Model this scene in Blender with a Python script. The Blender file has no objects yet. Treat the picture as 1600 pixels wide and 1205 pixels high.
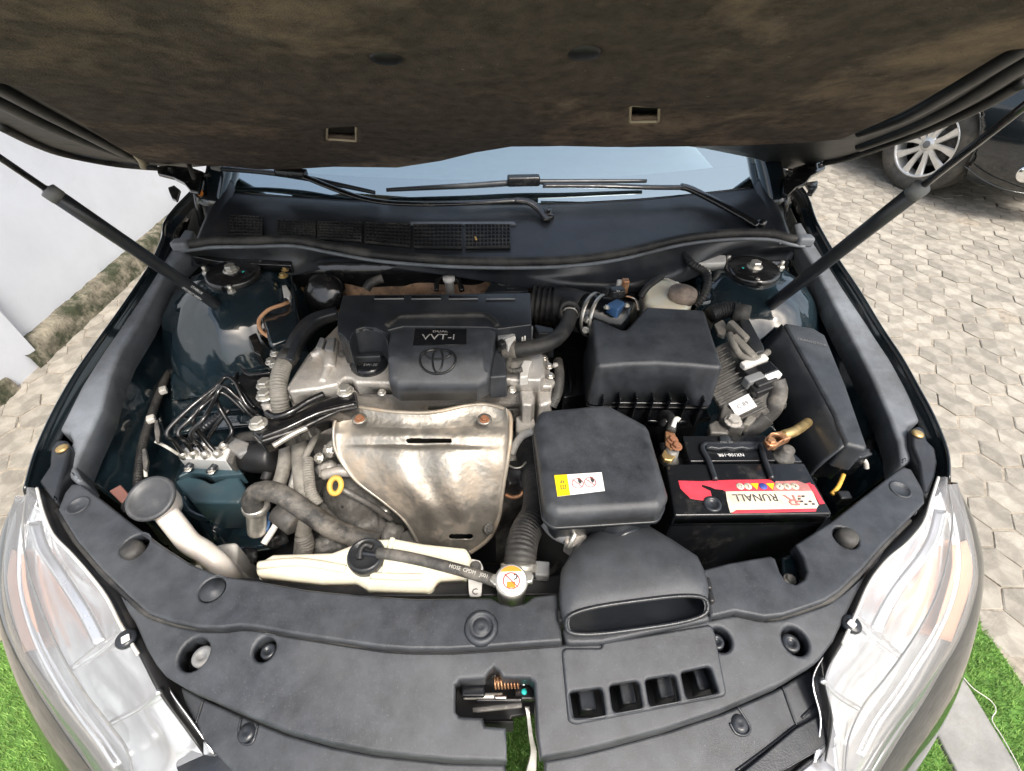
import bpy, bmesh, math, random
from mathutils import Vector, Matrix, noise
from mathutils.geometry import delaunay_2d_cdt
random.seed(7)
R = math.radians
scene = bpy.context.scene
COL = scene.collection

# ------------------------------------------------------------------ camera
CAM = Vector((.0226, .0748, 1.4587)); FPX = 740.0
PITCH, YAW, ROLL = R(44.0), R(.82), R(.2)
def _basis():
    fw = Vector((0, math.cos(PITCH), -math.sin(PITCH))); up = Vector((0, math.sin(PITCH), math.cos(PITCH))); rt = Vector((1, 0, 0))
    M = Matrix.Rotation(-YAW, 3, 'Z'); fw, up, rt = M @ fw, M @ up, M @ rt
    c, s = math.cos(ROLL), math.sin(ROLL)
    return c*rt + s*up, c*up - s*rt, fw
RT, UP, FW = _basis()
cd = bpy.data.cameras.new('camera'); cam = bpy.data.objects.new('camera', cd); COL.objects.link(cam)
cd.sensor_fit = 'HORIZONTAL'; cd.sensor_width = 36; cd.lens = FPX/1600*36; cd.clip_start = .02; cd.clip_end = 500
cam.matrix_world = Matrix(((RT.x, UP.x, -FW.x, CAM.x), (RT.y, UP.y, -FW.y, CAM.y), (RT.z, UP.z, -FW.z, CAM.z), (0, 0, 0, 1)))
scene.camera = cam
# ------------------------------------------------------------------ sky, sun, exposure
SUN_EL, SUN_AZ = R(58), R(150)      # azimuth clockwise from +Y: the light comes from in front of the car
w = bpy.data.worlds.new('World'); scene.world = w; w.use_nodes = True
nt = w.node_tree; bg = nt.nodes['Background']
sky = nt.nodes.new('ShaderNodeTexSky'); sky.sky_type = 'NISHITA'; sky.sun_disc = False
sky.sun_elevation = SUN_EL; sky.sun_rotation = SUN_AZ; sky.air_density = 1.6; sky.dust_density = 6.0; sky.ozone_density = 1.0
hs = nt.nodes.new('ShaderNodeHueSaturation'); hs.inputs['Saturation'].default_value = .72
nt.links.new(sky.outputs[0], hs.inputs['Color']); nt.links.new(hs.outputs[0], bg.inputs[0]); bg.inputs[1].default_value = .13
sl = bpy.data.lights.new('sun', 'SUN'); sl.energy = 1.5; sl.angle = R(12); sl.color = (1, .96, .9)
so = bpy.data.objects.new('sun', sl); COL.objects.link(so)
sd = Vector((math.sin(SUN_AZ)*math.cos(SUN_EL), math.cos(SUN_AZ)*math.cos(SUN_EL), math.sin(SUN_EL)))
so.rotation_euler = sd.to_track_quat('Z', 'Y').to_euler(); so.location = sd*20
vs = scene.view_settings; vs.view_transform = 'Standard'; vs.look = 'None'; vs.gamma = 1; vs.use_curve_mapping = False; vs.exposure = 1.05
scene.cycles.max_bounces = 8; scene.cycles.transparent_max_bounces = 8

# ------------------------------------------------------------------ points
def ray(x, y): return FW*FPX + RT*(x-800) + UP*(602.5-y)
def P(x, y, z):
    d = ray(x, y)
    if callable(z):
        q = .9
        for _ in range(30):
            p = CAM + d*((q-CAM.z)/d.z); q = .5*q+.5*z(p.x, p.y)
        return CAM + d*((q-CAM.z)/d.z)
    return CAM + d*((z-CAM.z)/d.z)
def PL(x, y, p0, n):
    d = ray(x, y); return CAM + d*((p0-CAM).dot(n)/d.dot(n))
def V(p):
    d = p-CAM; f = d.dot(FW); return 800+FPX*d.dot(RT)/f, 602.5-FPX*d.dot(UP)/f, f
def PS(l, z): return [P(a[0], a[1], z if len(a) == 2 else a[2]) for a in l]
def cat(p, n, closed=False):
    out = []; m = len(p); rng = range(m if closed else m-1)
    for i in rng:
        if closed: a, b, c, d = p[(i-1) % m], p[i], p[(i+1) % m], p[(i+2) % m]
        else: a, b, c, d = p[max(i-1, 0)], p[i], p[i+1], p[min(i+2, m-1)]
        for k in range(n):
            t = k/n; t2, t3 = t*t, t*t*t
            out.append(.5*((2*b)+(c-a)*t+(2*a-5*b+4*c-d)*t2+(3*b-a-3*c+d)*t3))
    if not closed: out.append(p[-1].copy())
    return out
def fillet(p, r, n=4):
    out = []; m = len(p)
    for i in range(m):
        a, b, c = p[i-1], p[i], p[(i+1) % m]; u, v = a-b, c-b
        lu, lv = u.length, v.length
        if lu < 1e-6 or lv < 1e-6: continue
        u, v = u/lu, v/lv; ang = u.angle(v, math.pi)
        if ang > 2.95: out.append(b); continue
        t = min(r/math.tan(ang/2), lu*.45, lv*.45)
        s, e = b+u*t, b+v*t
        for k in range(n+1):
            q = k/n; out.append((1-q)**2*s+2*q*(1-q)*b+q*q*e)
    return out

# ------------------------------------------------------------------ materials
MATS = {}
def mat(name, col, rough=.5, metal=0., var=.15, vs_=8., bump=0., bs=300., coat=0., spec=.5, dirt=None, damt=0., dscale=6., dlo=.5, dhi=.7, rnd=0., sub=0., rv=.1, speck=None, wave=0., wvs=20.):
    m = bpy.data.materials.new(name); m.use_nodes = True; t = m.node_tree; b = t.nodes['Principled BSDF']; L = t.links.new
    N = t.nodes.new
    b.inputs['Roughness'].default_value = rough; b.inputs['Metallic'].default_value = metal
    b.inputs['Coat Weight'].default_value = coat; b.inputs['Coat Roughness'].default_value = .04; b.inputs['Specular IOR Level'].default_value = spec
    if sub: b.inputs['Subsurface Weight'].default_value = sub; b.inputs['Subsurface Radius'].default_value = (.02, .015, .01); b.inputs['Subsurface Scale'].default_value = .5
    tc = N('ShaderNodeTexCoord')
    n1 = N('ShaderNodeTexNoise'); n1.inputs['Scale'].default_value = vs_; n1.inputs['Detail'].default_value = 6; n1.inputs['Roughness'].default_value = .65; L(tc.outputs['Object'], n1.inputs['Vector'])
    cr = N('ShaderNodeMix'); cr.data_type = 'RGBA'
    cr.inputs['A'].default_value = tuple(x*(1-var) for x in col)+(1,); cr.inputs['B'].default_value = tuple(min(1, x*(1+var)) for x in col)+(1,)
    m0 = N('ShaderNodeMapRange'); m0.inputs[1].default_value = .33; m0.inputs[2].default_value = .67; L(n1.outputs['Fac'], m0.inputs[0]); L(m0.outputs[0], cr.inputs['Factor']); out = cr.outputs['Result']
    if speck:
        n4 = N('ShaderNodeTexNoise'); n4.inputs['Scale'].default_value = speck[1]; n4.inputs['Detail'].default_value = 4; n4.inputs['Roughness'].default_value = .75; L(tc.outputs['Object'], n4.inputs['Vector'])
        m4 = N('ShaderNodeMapRange'); m4.inputs[1].default_value = speck[2]; m4.inputs[2].default_value = speck[2]+.10; m4.inputs[4].default_value = speck[3]; L(n4.outputs['Fac'], m4.inputs[0])
        x4 = N('ShaderNodeMix'); x4.data_type = 'RGBA'; x4.inputs['B'].default_value = tuple(speck[0])+(1,); L(m4.outputs[0], x4.inputs['Factor']); L(out, x4.inputs['A']); out = x4.outputs['Result']
    if dirt:
        n2 = N('ShaderNodeTexNoise'); n2.inputs['Scale'].default_value = dscale; n2.inputs['Detail'].default_value = 8; n2.inputs['Roughness'].default_value = .7; L(tc.outputs['Object'], n2.inputs['Vector'])
        mr = N('ShaderNodeMapRange'); mr.inputs[1].default_value = dlo; mr.inputs[2].default_value = dhi; mr.inputs[4].default_value = damt; L(n2.outputs['Fac'], mr.inputs[0])
        mx = N('ShaderNodeMix'); mx.data_type = 'RGBA'; mx.inputs['B'].default_value = tuple(dirt)+(1,); L(mr.outputs[0], mx.inputs['Factor']); L(out, mx.inputs['A']); out = mx.outputs['Result']
        ra = N('ShaderNodeMath'); ra.operation = 'MULTIPLY_ADD'; ra.inputs[1].default_value = .35; ra.inputs[2].default_value = rough; ra.use_clamp = True; L(mr.outputs[0], ra.inputs[0]); L(ra.outputs[0], b.inputs['Roughness'])
        if metal:
            ma = N('ShaderNodeMath'); ma.operation = 'MULTIPLY_ADD'; ma.inputs[1].default_value = -metal; ma.inputs[2].default_value = metal; L(mr.outputs[0], ma.inputs[0]); L(ma.outputs[0], b.inputs['Metallic'])
    elif rv:
        ra = N('ShaderNodeMath'); ra.operation = 'MULTIPLY_ADD'; ra.inputs[1].default_value = rv; ra.inputs[2].default_value = rough-rv*.5; L(n1.outputs['Fac'], ra.inputs[0]); L(ra.outputs[0], b.inputs['Roughness'])
    if rnd:
        oi = N('ShaderNodeObjectInfo'); h = N('ShaderNodeHueSaturation'); v = N('ShaderNodeMath'); v.operation = 'MULTIPLY_ADD'; v.inputs[1].default_value = 2*rnd; v.inputs[2].default_value = 1-rnd
        L(oi.outputs['Random'], v.inputs[0]); L(v.outputs[0], h.inputs['Value']); L(out, h.inputs['Color']); out = h.outputs['Color']
    L(out, b.inputs['Base Color'])
    if bump:
        n3 = N('ShaderNodeTexNoise'); n3.inputs['Scale'].default_value = bs; n3.inputs['Detail'].default_value = 3; L(tc.outputs['Object'], n3.inputs['Vector'])
        bp = N('ShaderNodeBump'); bp.inputs['Strength'].default_value = bump; bp.inputs['Distance'].default_value = .002; L(n3.outputs['Fac'], bp.inputs['Height']); L(bp.outputs[0], b.inputs['Normal'])
        if wave:
            n5 = N('ShaderNodeTexNoise'); n5.inputs['Scale'].default_value = wvs; n5.inputs['Detail'].default_value = 2; L(tc.outputs['Object'], n5.inputs['Vector'])
            b5 = N('ShaderNodeBump'); b5.inputs['Strength'].default_value = wave; b5.inputs['Distance'].default_value = .01; L(n5.outputs['Fac'], b5.inputs['Height']); L(b5.outputs[0], bp.inputs['Normal'])
            if coat: L(b5.outputs[0], b.inputs['Coat Normal'])
    MATS[name] = m; return m
mat('plastic', (.033, .037, .044), .33, var=.40, vs_=30, bump=.26, bs=1700, dirt=(.12, .125, .132), damt=.5, dscale=4.5, dlo=.44, dhi=.80, speck=((.20, .20, .20), 420, .60, .35), wave=.10, wvs=16)
mat('plastic_smooth', (.020, .023, .028), .30, var=.4, vs_=8, bump=.15, bs=500, dirt=(.085, .083, .078), damt=.45, dscale=12, dlo=.48, dhi=.78, speck=((.20, .19, .17), 260, .66, .5), wave=.12, wvs=16)
mat('plastic_dark', (.014, .014, .015), .42, var=.4, bump=.1, bs=300, dirt=(.05, .045, .038), damt=.4, dscale=22, dlo=.52, dhi=.72)
mat('plastic_gloss', (.008, .009, .011), .20, var=.3, bump=.08, bs=200, dirt=(.07, .067, .06), damt=.4, dscale=24, dlo=.54, dhi=.72, speck=((.25, .24, .22), 240, .68, .5), wave=.10, wvs=18)
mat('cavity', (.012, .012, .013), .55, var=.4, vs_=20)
mat('rubber', (.016, .016, .017), .55, var=.4, vs_=14, bump=.25, bs=400, dirt=(.14, .13, .11), damt=.55, dscale=14, dlo=.45, dhi=.8, speck=((.26, .24, .2), 300, .64, .4))
mat('rubber_grey', (.15, .165, .185), .45, var=.35, vs_=8, bump=.15, bs=200, dirt=(.05, .05, .05), damt=.6, dscale=12, dlo=.48, dhi=.70)
mat('hose_dusty', (.055, .053, .050), .55, var=.6, vs_=18, bump=.3, bs=300, dirt=(.25, .225, .19), damt=.7, dscale=20, dlo=.47, dhi=.68, speck=((.33, .3, .26), 160, .64, .5))
mat('conduit', (.20, .188, .165), .62, var=.45, vs_=16, dirt=(.07, .06, .05), damt=.65, dscale=26, dlo=.50, dhi=.68)
mat('paint', (.006, .010, .013), .16, var=.2, coat=1., dirt=(.05, .055, .05), damt=.16, dscale=18, dlo=.52, dhi=.8)
mat('paint_bay', (.010, .020, .027), .14, var=.4, vs_=8, coat=1., bump=.06, bs=80, dirt=(.085, .08, .066), damt=.32, dscale=20, dlo=.56, dhi=.74, speck=((.28, .25, .2), 200, .67, .5), wave=.55, wvs=15)
mat('metal_black', (.009, .009, .010), .22, var=.3, coat=.6, bump=.06, bs=120, dirt=(.12, .105, .085), damt=.35, dscale=25, dlo=.54, dhi=.74, speck=((.3, .26, .2), 220, .68, .5), wave=.2, wvs=30)
mat('aluminium', (.54, .515, .48), .44, metal=.45, var=.25, vs_=18, bump=.55, bs=260, dirt=(.30, .235, .165), damt=.65, dscale=13, dlo=.48, dhi=.70, speck=((.10, .085, .07), 190, .62, .6))
mat('aluminium_dark', (.15, .145, .135), .5, metal=.4, var=.45, vs_=20, bump=.5, bs=180, dirt=(.045, .04, .035), damt=.8, dscale=22, dlo=.45, dhi=.62, speck=((.3, .28, .25), 150, .64, .5))
mat('zinc', (.62, .60, .55), .35, metal=.8, var=.2, vs_=40, dirt=(.38, .30, .20), damt=.45, dscale=60)
mat('steel', (.50, .50, .50), .3, metal=1., var=.2, vs_=30)
mat('brass', (.55, .40, .18), .4, metal=.8, var=.3, vs_=60, dirt=(.35, .15, .07), damt=.5, dscale=80)
mat('copper', (.50, .26, .14), .42, metal=.75, var=.3, vs_=50, dirt=(.42, .36, .2), damt=.5, dscale=70)
mat('rust', (.23, .10, .05), .8, var=.5, vs_=60)
mat('cream', (.76, .71, .57), .34, var=.10, vs_=9, sub=.5, bump=.1, bs=120, dirt=(.52, .42, .28), damt=.35, dscale=14, dlo=.5, dhi=.75, speck=((.35, .27, .18), 180, .66, .5))
mat('amber', (.42, .23, .09), .35, var=.35, vs_=14, sub=.2)
mat('white_plastic', (.66, .645, .61), .40, var=.12, vs_=14, dirt=(.33, .28, .22), damt=.55, dscale=18, dlo=.5, dhi=.72)
mat('neck', (.78, .72, .66), .4, var=.10, vs_=10, sub=.4, dirt=(.45, .38, .32), damt=.35, dscale=14)
mat('white', (.78, .78, .77), .5, var=.03)
mat('grey_plastic', (.17, .175, .18), .5, var=.15, dirt=(.34, .31, .26), damt=.4, dscale=20)
mat('cap_grey', (.055, .058, .063), .45, var=.25, vs_=20, dirt=(.16, .16, .155), damt=.4, dscale=30)
mat('silver_box', (.74, .74, .73), .4, metal=.3, var=.1)
mat('teal_plastic', (.030, .060, .075), .38, var=.2, dirt=(.12, .11, .10), damt=.25, dscale=25)
mat('yellow', (.80, .60, .01), .45, var=.05)
mat('dip_yellow', (.66, .38, .07), .45, var=.2, dirt=(.35, .22, .08), damt=.5, dscale=60)
mat('orange', (.85, .27, .03), .5, var=.05)
mat('red', (.62, .045, .07), .45, var=.2, vs_=60)
mat('red_faded', (.40, .16, .15), .5, var=.25, vs_=60)
mat('label_cream', (.66, .60, .48), .55, var=.15, vs_=40, dirt=(.40, .30, .2), damt=.5, dscale=50)
mat('ink', (.06, .055, .055), .5, var=.1)
mat('ink_red', (.45, .05, .04), .5, var=.1)
mat('ink_blue', (.05, .08, .35), .5, var=.1)
mat('blue_plastic', (.05, .12, .26), .3, var=.15)
mat('cyan', (.03, .62, .55), .4)
mat('red_brown', (.22, .10, .08), .5, var=.2)
mat('brown_cap', (.26, .20, .16), .5, var=.4, vs_=30, dirt=(.42, .38, .33), damt=.5, dscale=40)
mat('felt', (.090, .074, .065), .97, var=.30, vs_=45, bump=1., bs=500, spec=.1, dirt=(.38, .28, .20), damt=.85, dscale=3.6, dlo=.50, dhi=.72, speck=((.46, .40, .33), 110, .67, .75), wave=.5, wvs=40)
mat('felt_edge', (.42, .36, .26), .9, var=.2)
mat('firewall', (.22, .135, .08), .55, metal=.25, var=.7, vs_=18, bump=.7, bs=60, dirt=(.55, .33, .16), damt=.9, dscale=22, dlo=.52, dhi=.66, speck=((.03, .025, .02), 90, .58, .8))
mat('chrome', (.92, .92, .93), .10, metal=1., var=.03, rv=.03)
mat('chrome_satin', (.90, .90, .91), .28, metal=1., var=.04)
mat('rim_silver', (.80, .79, .76), .3, metal=.65, var=.06, dirt=(.35, .28, .2), damt=.3, dscale=18)
mat('tyre', (.075, .07, .063), .8, var=.3, vs_=20, bump=.3, bs=100, dirt=(.26, .22, .17), damt=.6, dscale=7)
mat('amber_lens', (.72, .36, .22), .3, var=.1)
mat('lamp_white', (.95, .95, .96), .22, metal=.95, var=.04, bump=.02, bs=60, wave=.10, wvs=25)
mat('joint_sand', (.285, .25, .20), .95, var=.4, vs_=25, bump=.6, bs=200)
mat('paver', (.270, .247, .208), .88, var=.32, vs_=8, bump=.7, bs=120, dirt=(.42, .395, .345), damt=.7, dscale=20, dlo=.50, dhi=.70, rnd=.14, speck=((.17, .15, .12), 110, .60, .6), wave=.08, wvs=30)
mat('concrete', (.28, .275, .26), .9, var=.22, vs_=9, bump=.5, bs=160, dirt=(.25, .24, .21), damt=.5, dscale=20)
mat('plaster', (.68, .715, .78), .75, var=.06, vs_=2.5, bump=.2, bs=60, dirt=(.50, .51, .52), damt=.35, dscale=3, dlo=.56, dhi=.75, wave=.1, wvs=8)
mat('stone', (.20, .178, .135), .95, var=.5, vs_=14, bump=1., bs=60, dirt=(.030, .038, .018), damt=.95, dscale=9, dlo=.44, dhi=.58, wave=.8, wvs=40)
mat('soil', (.06, .05, .035), .95, var=.5, vs_=20, bump=1., bs=60)
mat('grass', (.21, .36, .085), .6, var=.45, vs_=30)
mat('grass_base', (.09, .20, .035), .9, var=.4, vs_=40)
mat('wire_orange', (.55, .30, .16), .5, var=.15)
mat('wire_white', (.60, .58, .52), .5, var=.1)
mat('dash_sky_tone', (.58, .66, .68), .6, var=.1)  # pale blue stands in for the sky reflected in the windscreen
mat('glass_black', (.01, .012, .014), .05, var=.05, coat=.5)
def lens_mat():
    m = bpy.data.materials.new('lens'); m.use_nodes = True; t = m.node_tree; t.nodes.remove(t.nodes['Principled BSDF']); o = t.nodes['Material Output']
    a = t.nodes.new('ShaderNodeBsdfTransparent'); a.inputs[0].default_value = (.96, .97, .97, 1)
    g = t.nodes.new('ShaderNodeBsdfGlossy'); g.inputs['Roughness'].default_value = .03
    f = t.nodes.new('ShaderNodeFresnel'); f.inputs[0].default_value = 1.5
    mx = t.nodes.new('ShaderNodeMixShader'); L = t.links.new
    dd = t.nodes.new('ShaderNodeBsdfDiffuse'); dd.inputs[0].default_value = (.85, .86, .9, 1); m2 = t.nodes.new('ShaderNodeMixShader'); m2.inputs[0].default_value = .17
    L(a.outputs[0], m2.inputs[1]); L(dd.outputs[0], m2.inputs[2]); L(f.outputs[0], mx.inputs[0]); L(m2.outputs[0], mx.inputs[1]); L(g.outputs[0], mx.inputs[2]); L(mx.outputs[0], o.inputs[0]); MATS['lens'] = m
lens_mat()
def screen_mat():       # tinted laminated glass: transparent with a strong mirror coat
    m = bpy.data.materials.new('windscreen_glass'); m.use_nodes = True; t = m.node_tree; t.nodes.remove(t.nodes['Principled BSDF']); o = t.nodes['Material Output']
    a = t.nodes.new('ShaderNodeBsdfTransparent'); a.inputs[0].default_value = (.70, .88, .92, 1)
    g = t.nodes.new('ShaderNodeBsdfGlossy'); g.inputs['Roughness'].default_value = .02; g.inputs[0].default_value = (.82, .97, 1, 1)
    f = t.nodes.new('ShaderNodeFresnel'); f.inputs[0].default_value = 6.0
    mx = t.nodes.new('ShaderNodeMixShader'); L = t.links.new
    L(f.outputs[0], mx.inputs[0]); L(a.outputs[0], mx.inputs[1]); L(g.outputs[0], mx.inputs[2]); L(mx.outputs[0], o.inputs[0]); MATS['windscreen_glass'] = m
screen_mat()

# ------------------------------------------------------------------ object helpers
def put(name, me, parent=None, loc=None, rot=None):
    o = bpy.data.objects.new(name, me); COL.objects.link(o)
    if loc is not None: o.location = loc
    if rot is not None: o.rotation_euler = rot
    if parent is not None:
        o.parent = parent
        if parent.type == 'EMPTY': o.matrix_parent_inverse = Matrix.Translation(-parent.location)
    return o
def mesh(name, vs_, fs, m, smooth=True):
    me = bpy.data.meshes.new(name); me.from_pydata([tuple(v) for v in vs_], [], fs); me.update()
    bm = bmesh.new(); bm.from_mesh(me); bmesh.ops.recalc_face_normals(bm, faces=bm.faces); bm.to_mesh(me); bm.free()
    if smooth: me.polygons.foreach_set('use_smooth', [True]*len(me.polygons))
    me.materials.append(MATS[m]); return me
def thing(name, loc, label, cat_, group=None):
    o = bpy.data.objects.new(name, None); COL.objects.link(o); o.location = loc; o.empty_display_size = .1
    o['label'] = label; o['category'] = cat_
    if group: o['group'] = group
    return o
def wn(o):
    md = o.modifiers.new('weighted', 'WEIGHTED_NORMAL'); md.mode = 'FACE_AREA'; md.weight = 80; return o
def inset(p, d):
    n = len(p); out = []
    for i in range(n):
        a, b, c = p[i-1], p[i], p[(i+1) % n]
        e1 = (b-a); e2 = (c-b)
        if e1.length < 1e-9: e1 = e2
        if e2.length < 1e-9: e2 = e1
        e1 = e1.normalized(); e2 = e2.normalized()
        n1 = Vector((-e1.y, e1.x)); n2 = Vector((-e2.y, e2.x)); k = 1+n1.dot(n2)
        mtr = (n1+n2)/max(k, .5)
        out.append(b+mtr*d)
    return out
def area(p): return sum(p[i-1].x*p[i].y-p[i].x*p[i-1].y for i in range(len(p)))/2
def inside(q, p):
    r = False; n = len(p)
    for i in range(n):
        a, b = p[i-1], p[i]
        if (a.y > q.y) != (b.y > q.y) and q.x < (b.x-a.x)*(q.y-a.y)/(b.y-a.y)+a.x: r = not r
    return r
def dedupe(p, e=2e-4):
    out = []
    for q in p:
        if not out or (q-out[-1]).length > e: out.append(q)
    if len(out) > 2 and (out[0]-out[-1]).length < e: out.pop()
    return out
def slab_mesh(name, outer, z, thick, bevel, m, holes=(), grid=0, draft=0., k=3, bottom=True):
    """outer/holes: world 2D or 3D points; z: height or function(x,y); solid with rounded upper rim"""
    zf = z if callable(z) else (lambda x, y: z)
    O = dedupe([Vector((p.x, p.y)) for p in outer])
    if area(O) < 0: O.reverse()
    Hs = []
    for h in holes:
        q = dedupe([Vector((p.x, p.y)) for p in h])
        if area(q) > 0: q.reverse()
        Hs.append(q)
    vs_, fs = [], []
    tops = []
    for ci, c in enumerate([O]+Hs):
        rings = []
        prof = [(bevel*(1-math.sin(j/k*math.pi/2)), bevel*(1-math.cos(j/k*math.pi/2))) for j in range(k+1)] if bevel > 0 else [(0, 0)]
        prof.append((-draft, thick))
        for d, drop in prof:
            r = inset(c, d) if d else c
            ids = []
            for q in r: ids.append(len(vs_)); vs_.append(Vector((q.x, q.y, zf(q.x, q.y)-drop)))
            rings.append(ids)
        tops.append(rings)
        n = len(c)
        for a, b in zip(rings, rings[1:]):
            for i in range(n): fs.append((a[i-1], b[i-1], b[i], a[i]))
    def cap(idx, flip, g):
        pts, edges, back = [], [], []
        for rings in tops:
            ids = rings[idx]; s = len(pts)
            for i in ids: pts.append(Vector((vs_[i].x, vs_[i].y))); back.append(i)
            n = len(ids); edges += [(s+i, s+(i+1) % n) for i in range(n)]
        cont = [[Vector((vs_[i].x, vs_[i].y)) for i in r[idx]] for r in tops]
        dropz = 0 if idx == 0 else thick
        if g:
            xs = [p.x for p in cont[0]]; ys = [p.y for p in cont[0]]
            x = min(xs)+g/2
            while x < max(xs):
                y = min(ys)+g/2
                while y < max(ys):
                    q = Vector((x, y))
                    if inside(q, cont[0]) and not any(inside(q, c) for c in cont[1:]) and all((q-b).length > g*.35 for c in cont for b in c): pts.append(q); back.append(None)
                    y += g
                x += g
        r = delaunay_2d_cdt(pts, edges, [], 0, 1e-7)
        mp = {}
        for i, q in enumerate(r[0]):
            src = [back[j] for j in r[3][i] if back[j] is not None]
            if src: mp[i] = src[0]
            else: mp[i] = len(vs_); vs_.append(Vector((q.x, q.y, zf(q.x, q.y)-dropz)))
        for f in r[2]:
            ctr = sum((Vector(r[0][i]) for i in f), Vector((0, 0)))/len(f)
            if inside(ctr, cont[0]) and not any(inside(ctr, c) for c in cont[1:]):
                t = [mp[i] for i in f]
                if len(set(t)) == 3: fs.append(tuple(reversed(t)) if flip else tuple(t))
    cap(0, False, grid)
    if bottom: cap(-1, True, 0)
    return mesh(name, vs_, fs, m)
def slab(name, outer, z, thick, bevel, m, parent=None, holes=(), grid=0, draft=0., k=3, r=0.):
    if outer and isinstance(outer[0], tuple): outer = PS(outer, z)
    hh = []
    for h in holes: hh.append(PS(h, z) if isinstance(h[0], tuple) else h)
    if r: outer = fillet(outer, r); bevel = min(bevel, r*.9)
    return wn(put(name, slab_mesh(name, outer, z, thick, bevel, m, hh, grid, draft, k), parent))
def circ(c, r, n=20, ry=None): return [Vector((c.x+r*math.cos(2*math.pi*i/n), c.y+(ry or r)*math.sin(2*math.pi*i/n), c.z)) for i in range(n)]
def frame_from(t):
    t = t.normalized(); a = Vector((0, 0, 1)) if abs(t.z) < .9 else Vector((1, 0, 0)); u = t.cross(a).normalized(); return u, t.cross(u).normalized()
def tube_mesh(name, pts, r, m, seg=10, n=6, ribs=None, cap=True, smooth=True, closed=False, flat=1.):
    p = cat(pts, n, closed) if n > 1 else list(pts)
    if ribs:     # resample evenly, ring every quarter pitch
        pitch, depth = ribs; out = [p[0]]; acc = 0; st = pitch/4
        for a, b in zip(p, p[1:]):
            d = (b-a).length; s = 0
            while acc+d-s >= st:
                s += st-acc; acc = 0; out.append(a+(b-a)*(s/d))
            acc += d-s
        p = out
    vs_, fs = [], []; u = None; N = len(p)
    for i, q in enumerate(p):
        t = (p[(i+1) % N]-p[i-1]) if closed else (p[min(i+1, N-1)]-p[max(i-1, 0)])
        if t.length < 1e-9: t = Vector((0, 0, 1))
        t = t.normalized()
        if u is None: u, v = frame_from(t)
        else:
            u = (u-t*u.dot(t)); u = u.normalized() if u.length > 1e-6 else frame_from(t)[0]; v = t.cross(u)
        rr = r(i/(N-1)) if callable(r) else r
        if ribs: rr = rr-(depth if i % 4 in (2, 3) else 0)
        for k in range(seg):
            a = 2*math.pi*k/seg; vs_.append(q+u*(rr*math.cos(a))+v*(rr*flat*math.sin(a)))
    for i in range(N if closed else N-1):
        for k in range(seg):
            a, b = i*seg+k, i*seg+(k+1) % seg; j = ((i+1) % N)*seg
            fs.append((a, b, j+(k+1) % seg, j+k))
    if cap and not closed: fs.append(tuple(range(seg-1, -1, -1))); fs.append(tuple((N-1)*seg+k for k in range(seg)))
    return mesh(name, vs_, fs, m, smooth)
def tube(name, pts, r, m, parent=None, **k):
    if isinstance(pts[0], tuple): pts = PS(pts, 0)
    return put(name, tube_mesh(name, pts, r, m, **k), parent)
def loft(name, rings, m, parent=None, caps=(True, True), closed=True, smooth=True):
    vs_, fs = [], []; n = len(rings[0])
    for r in rings: vs_ += r
    for i in range(len(rings)-1):
        for k in range(n if closed else n-1):
            a, b = i*n+k, i*n+(k+1) % n; fs.append((a, b, b+n, a+n))
    if caps[0]: fs.append(tuple(range(n-1, -1, -1)))
    if caps[1]: fs.append(tuple((len(rings)-1)*n+k for k in range(n)))
    return put(name, mesh(name, vs_, fs, m, smooth), parent)
def lathe(name, c, prof, m, parent=None, axis=Vector((0, 0, 1)), n=24, smooth=True, caps=(True, True)):
    axis = axis.normalized(); u, v = frame_from(axis)
    return loft(name, [[c+axis*h+u*(r*math.cos(2*math.pi*k/n))+v*(r*math.sin(2*math.pi*k/n)) for k in range(n)] for r, h in prof], m, parent, caps=caps, smooth=smooth)
def sup(c, a, b, e=.5, n=28):
    out = []
    for k in range(n):
        t = 2*math.pi*k/n; ct, st = math.cos(t), math.sin(t)
        out.append(c+a*(math.copysign(abs(ct)**e, ct))+b*(math.copysign(abs(st)**e, st)))
    return out
def patch_mesh(name, rows, nu, nv, m, disp=None, cut=None, thick=0.):
    cols = [cat(r, max(1, nu//(len(r)-1))) for r in rows]; nc = len(cols[0])
    grid = [cat([c[i] for c in cols], max(1, nv//(len(rows)-1))) for i in range(nc)]; nr = len(grid[0])
    vs_, fs = [], []
    for i in range(nc):
        for j in range(nr):
            p = grid[i][j].copy()
            if disp: p = p+disp(i/(nc-1), j/(nr-1), p)
            vs_.append(p)
    for i in range(nc-1):
        for j in range(nr-1):
            if cut and cut((i+.5)/(nc-1), (j+.5)/(nr-1), grid[i][j]): continue
            a = i*nr+j; fs.append((a, a+1, a+nr+1, a+nr))
    return mesh(name, vs_, fs, m)
def patch(name, rows, m, parent=None, nu=24, nv=24, thick=.002, disp=None, cut=None, off=-1):
    if isinstance(rows[0][0], tuple): rows = [PS(r, 0) for r in rows]
    o = put(name, patch_mesh(name, rows, nu, nv, m, disp, cut), parent)
    if thick:
        s = o.modifiers.new('solid', 'SOLIDIFY'); s.thickness = thick; s.offset = 0
    return o
def box(name, c, sx, sy, sz, m, parent=None, rot=None, bevel=.003):
    bm = bmesh.new(); bmesh.ops.create_cube(bm, size=1)
    bmesh.ops.scale(bm, vec=(sx, sy, sz), verts=bm.verts)
    if bevel: bmesh.ops.bevel(bm, geom=list(bm.edges), offset=min(bevel, .45*min(sx, sy, sz)), segments=2, affect='EDGES', profile=.6)
    me = bpy.data.meshes.new(name); bm.to_mesh(me); bm.free(); me.polygons.foreach_set('use_smooth', [True]*len(me.polygons)); me.materials.append(MATS[m])
    return wn(put(name, me, parent, c, rot))
_b = {}
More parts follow.
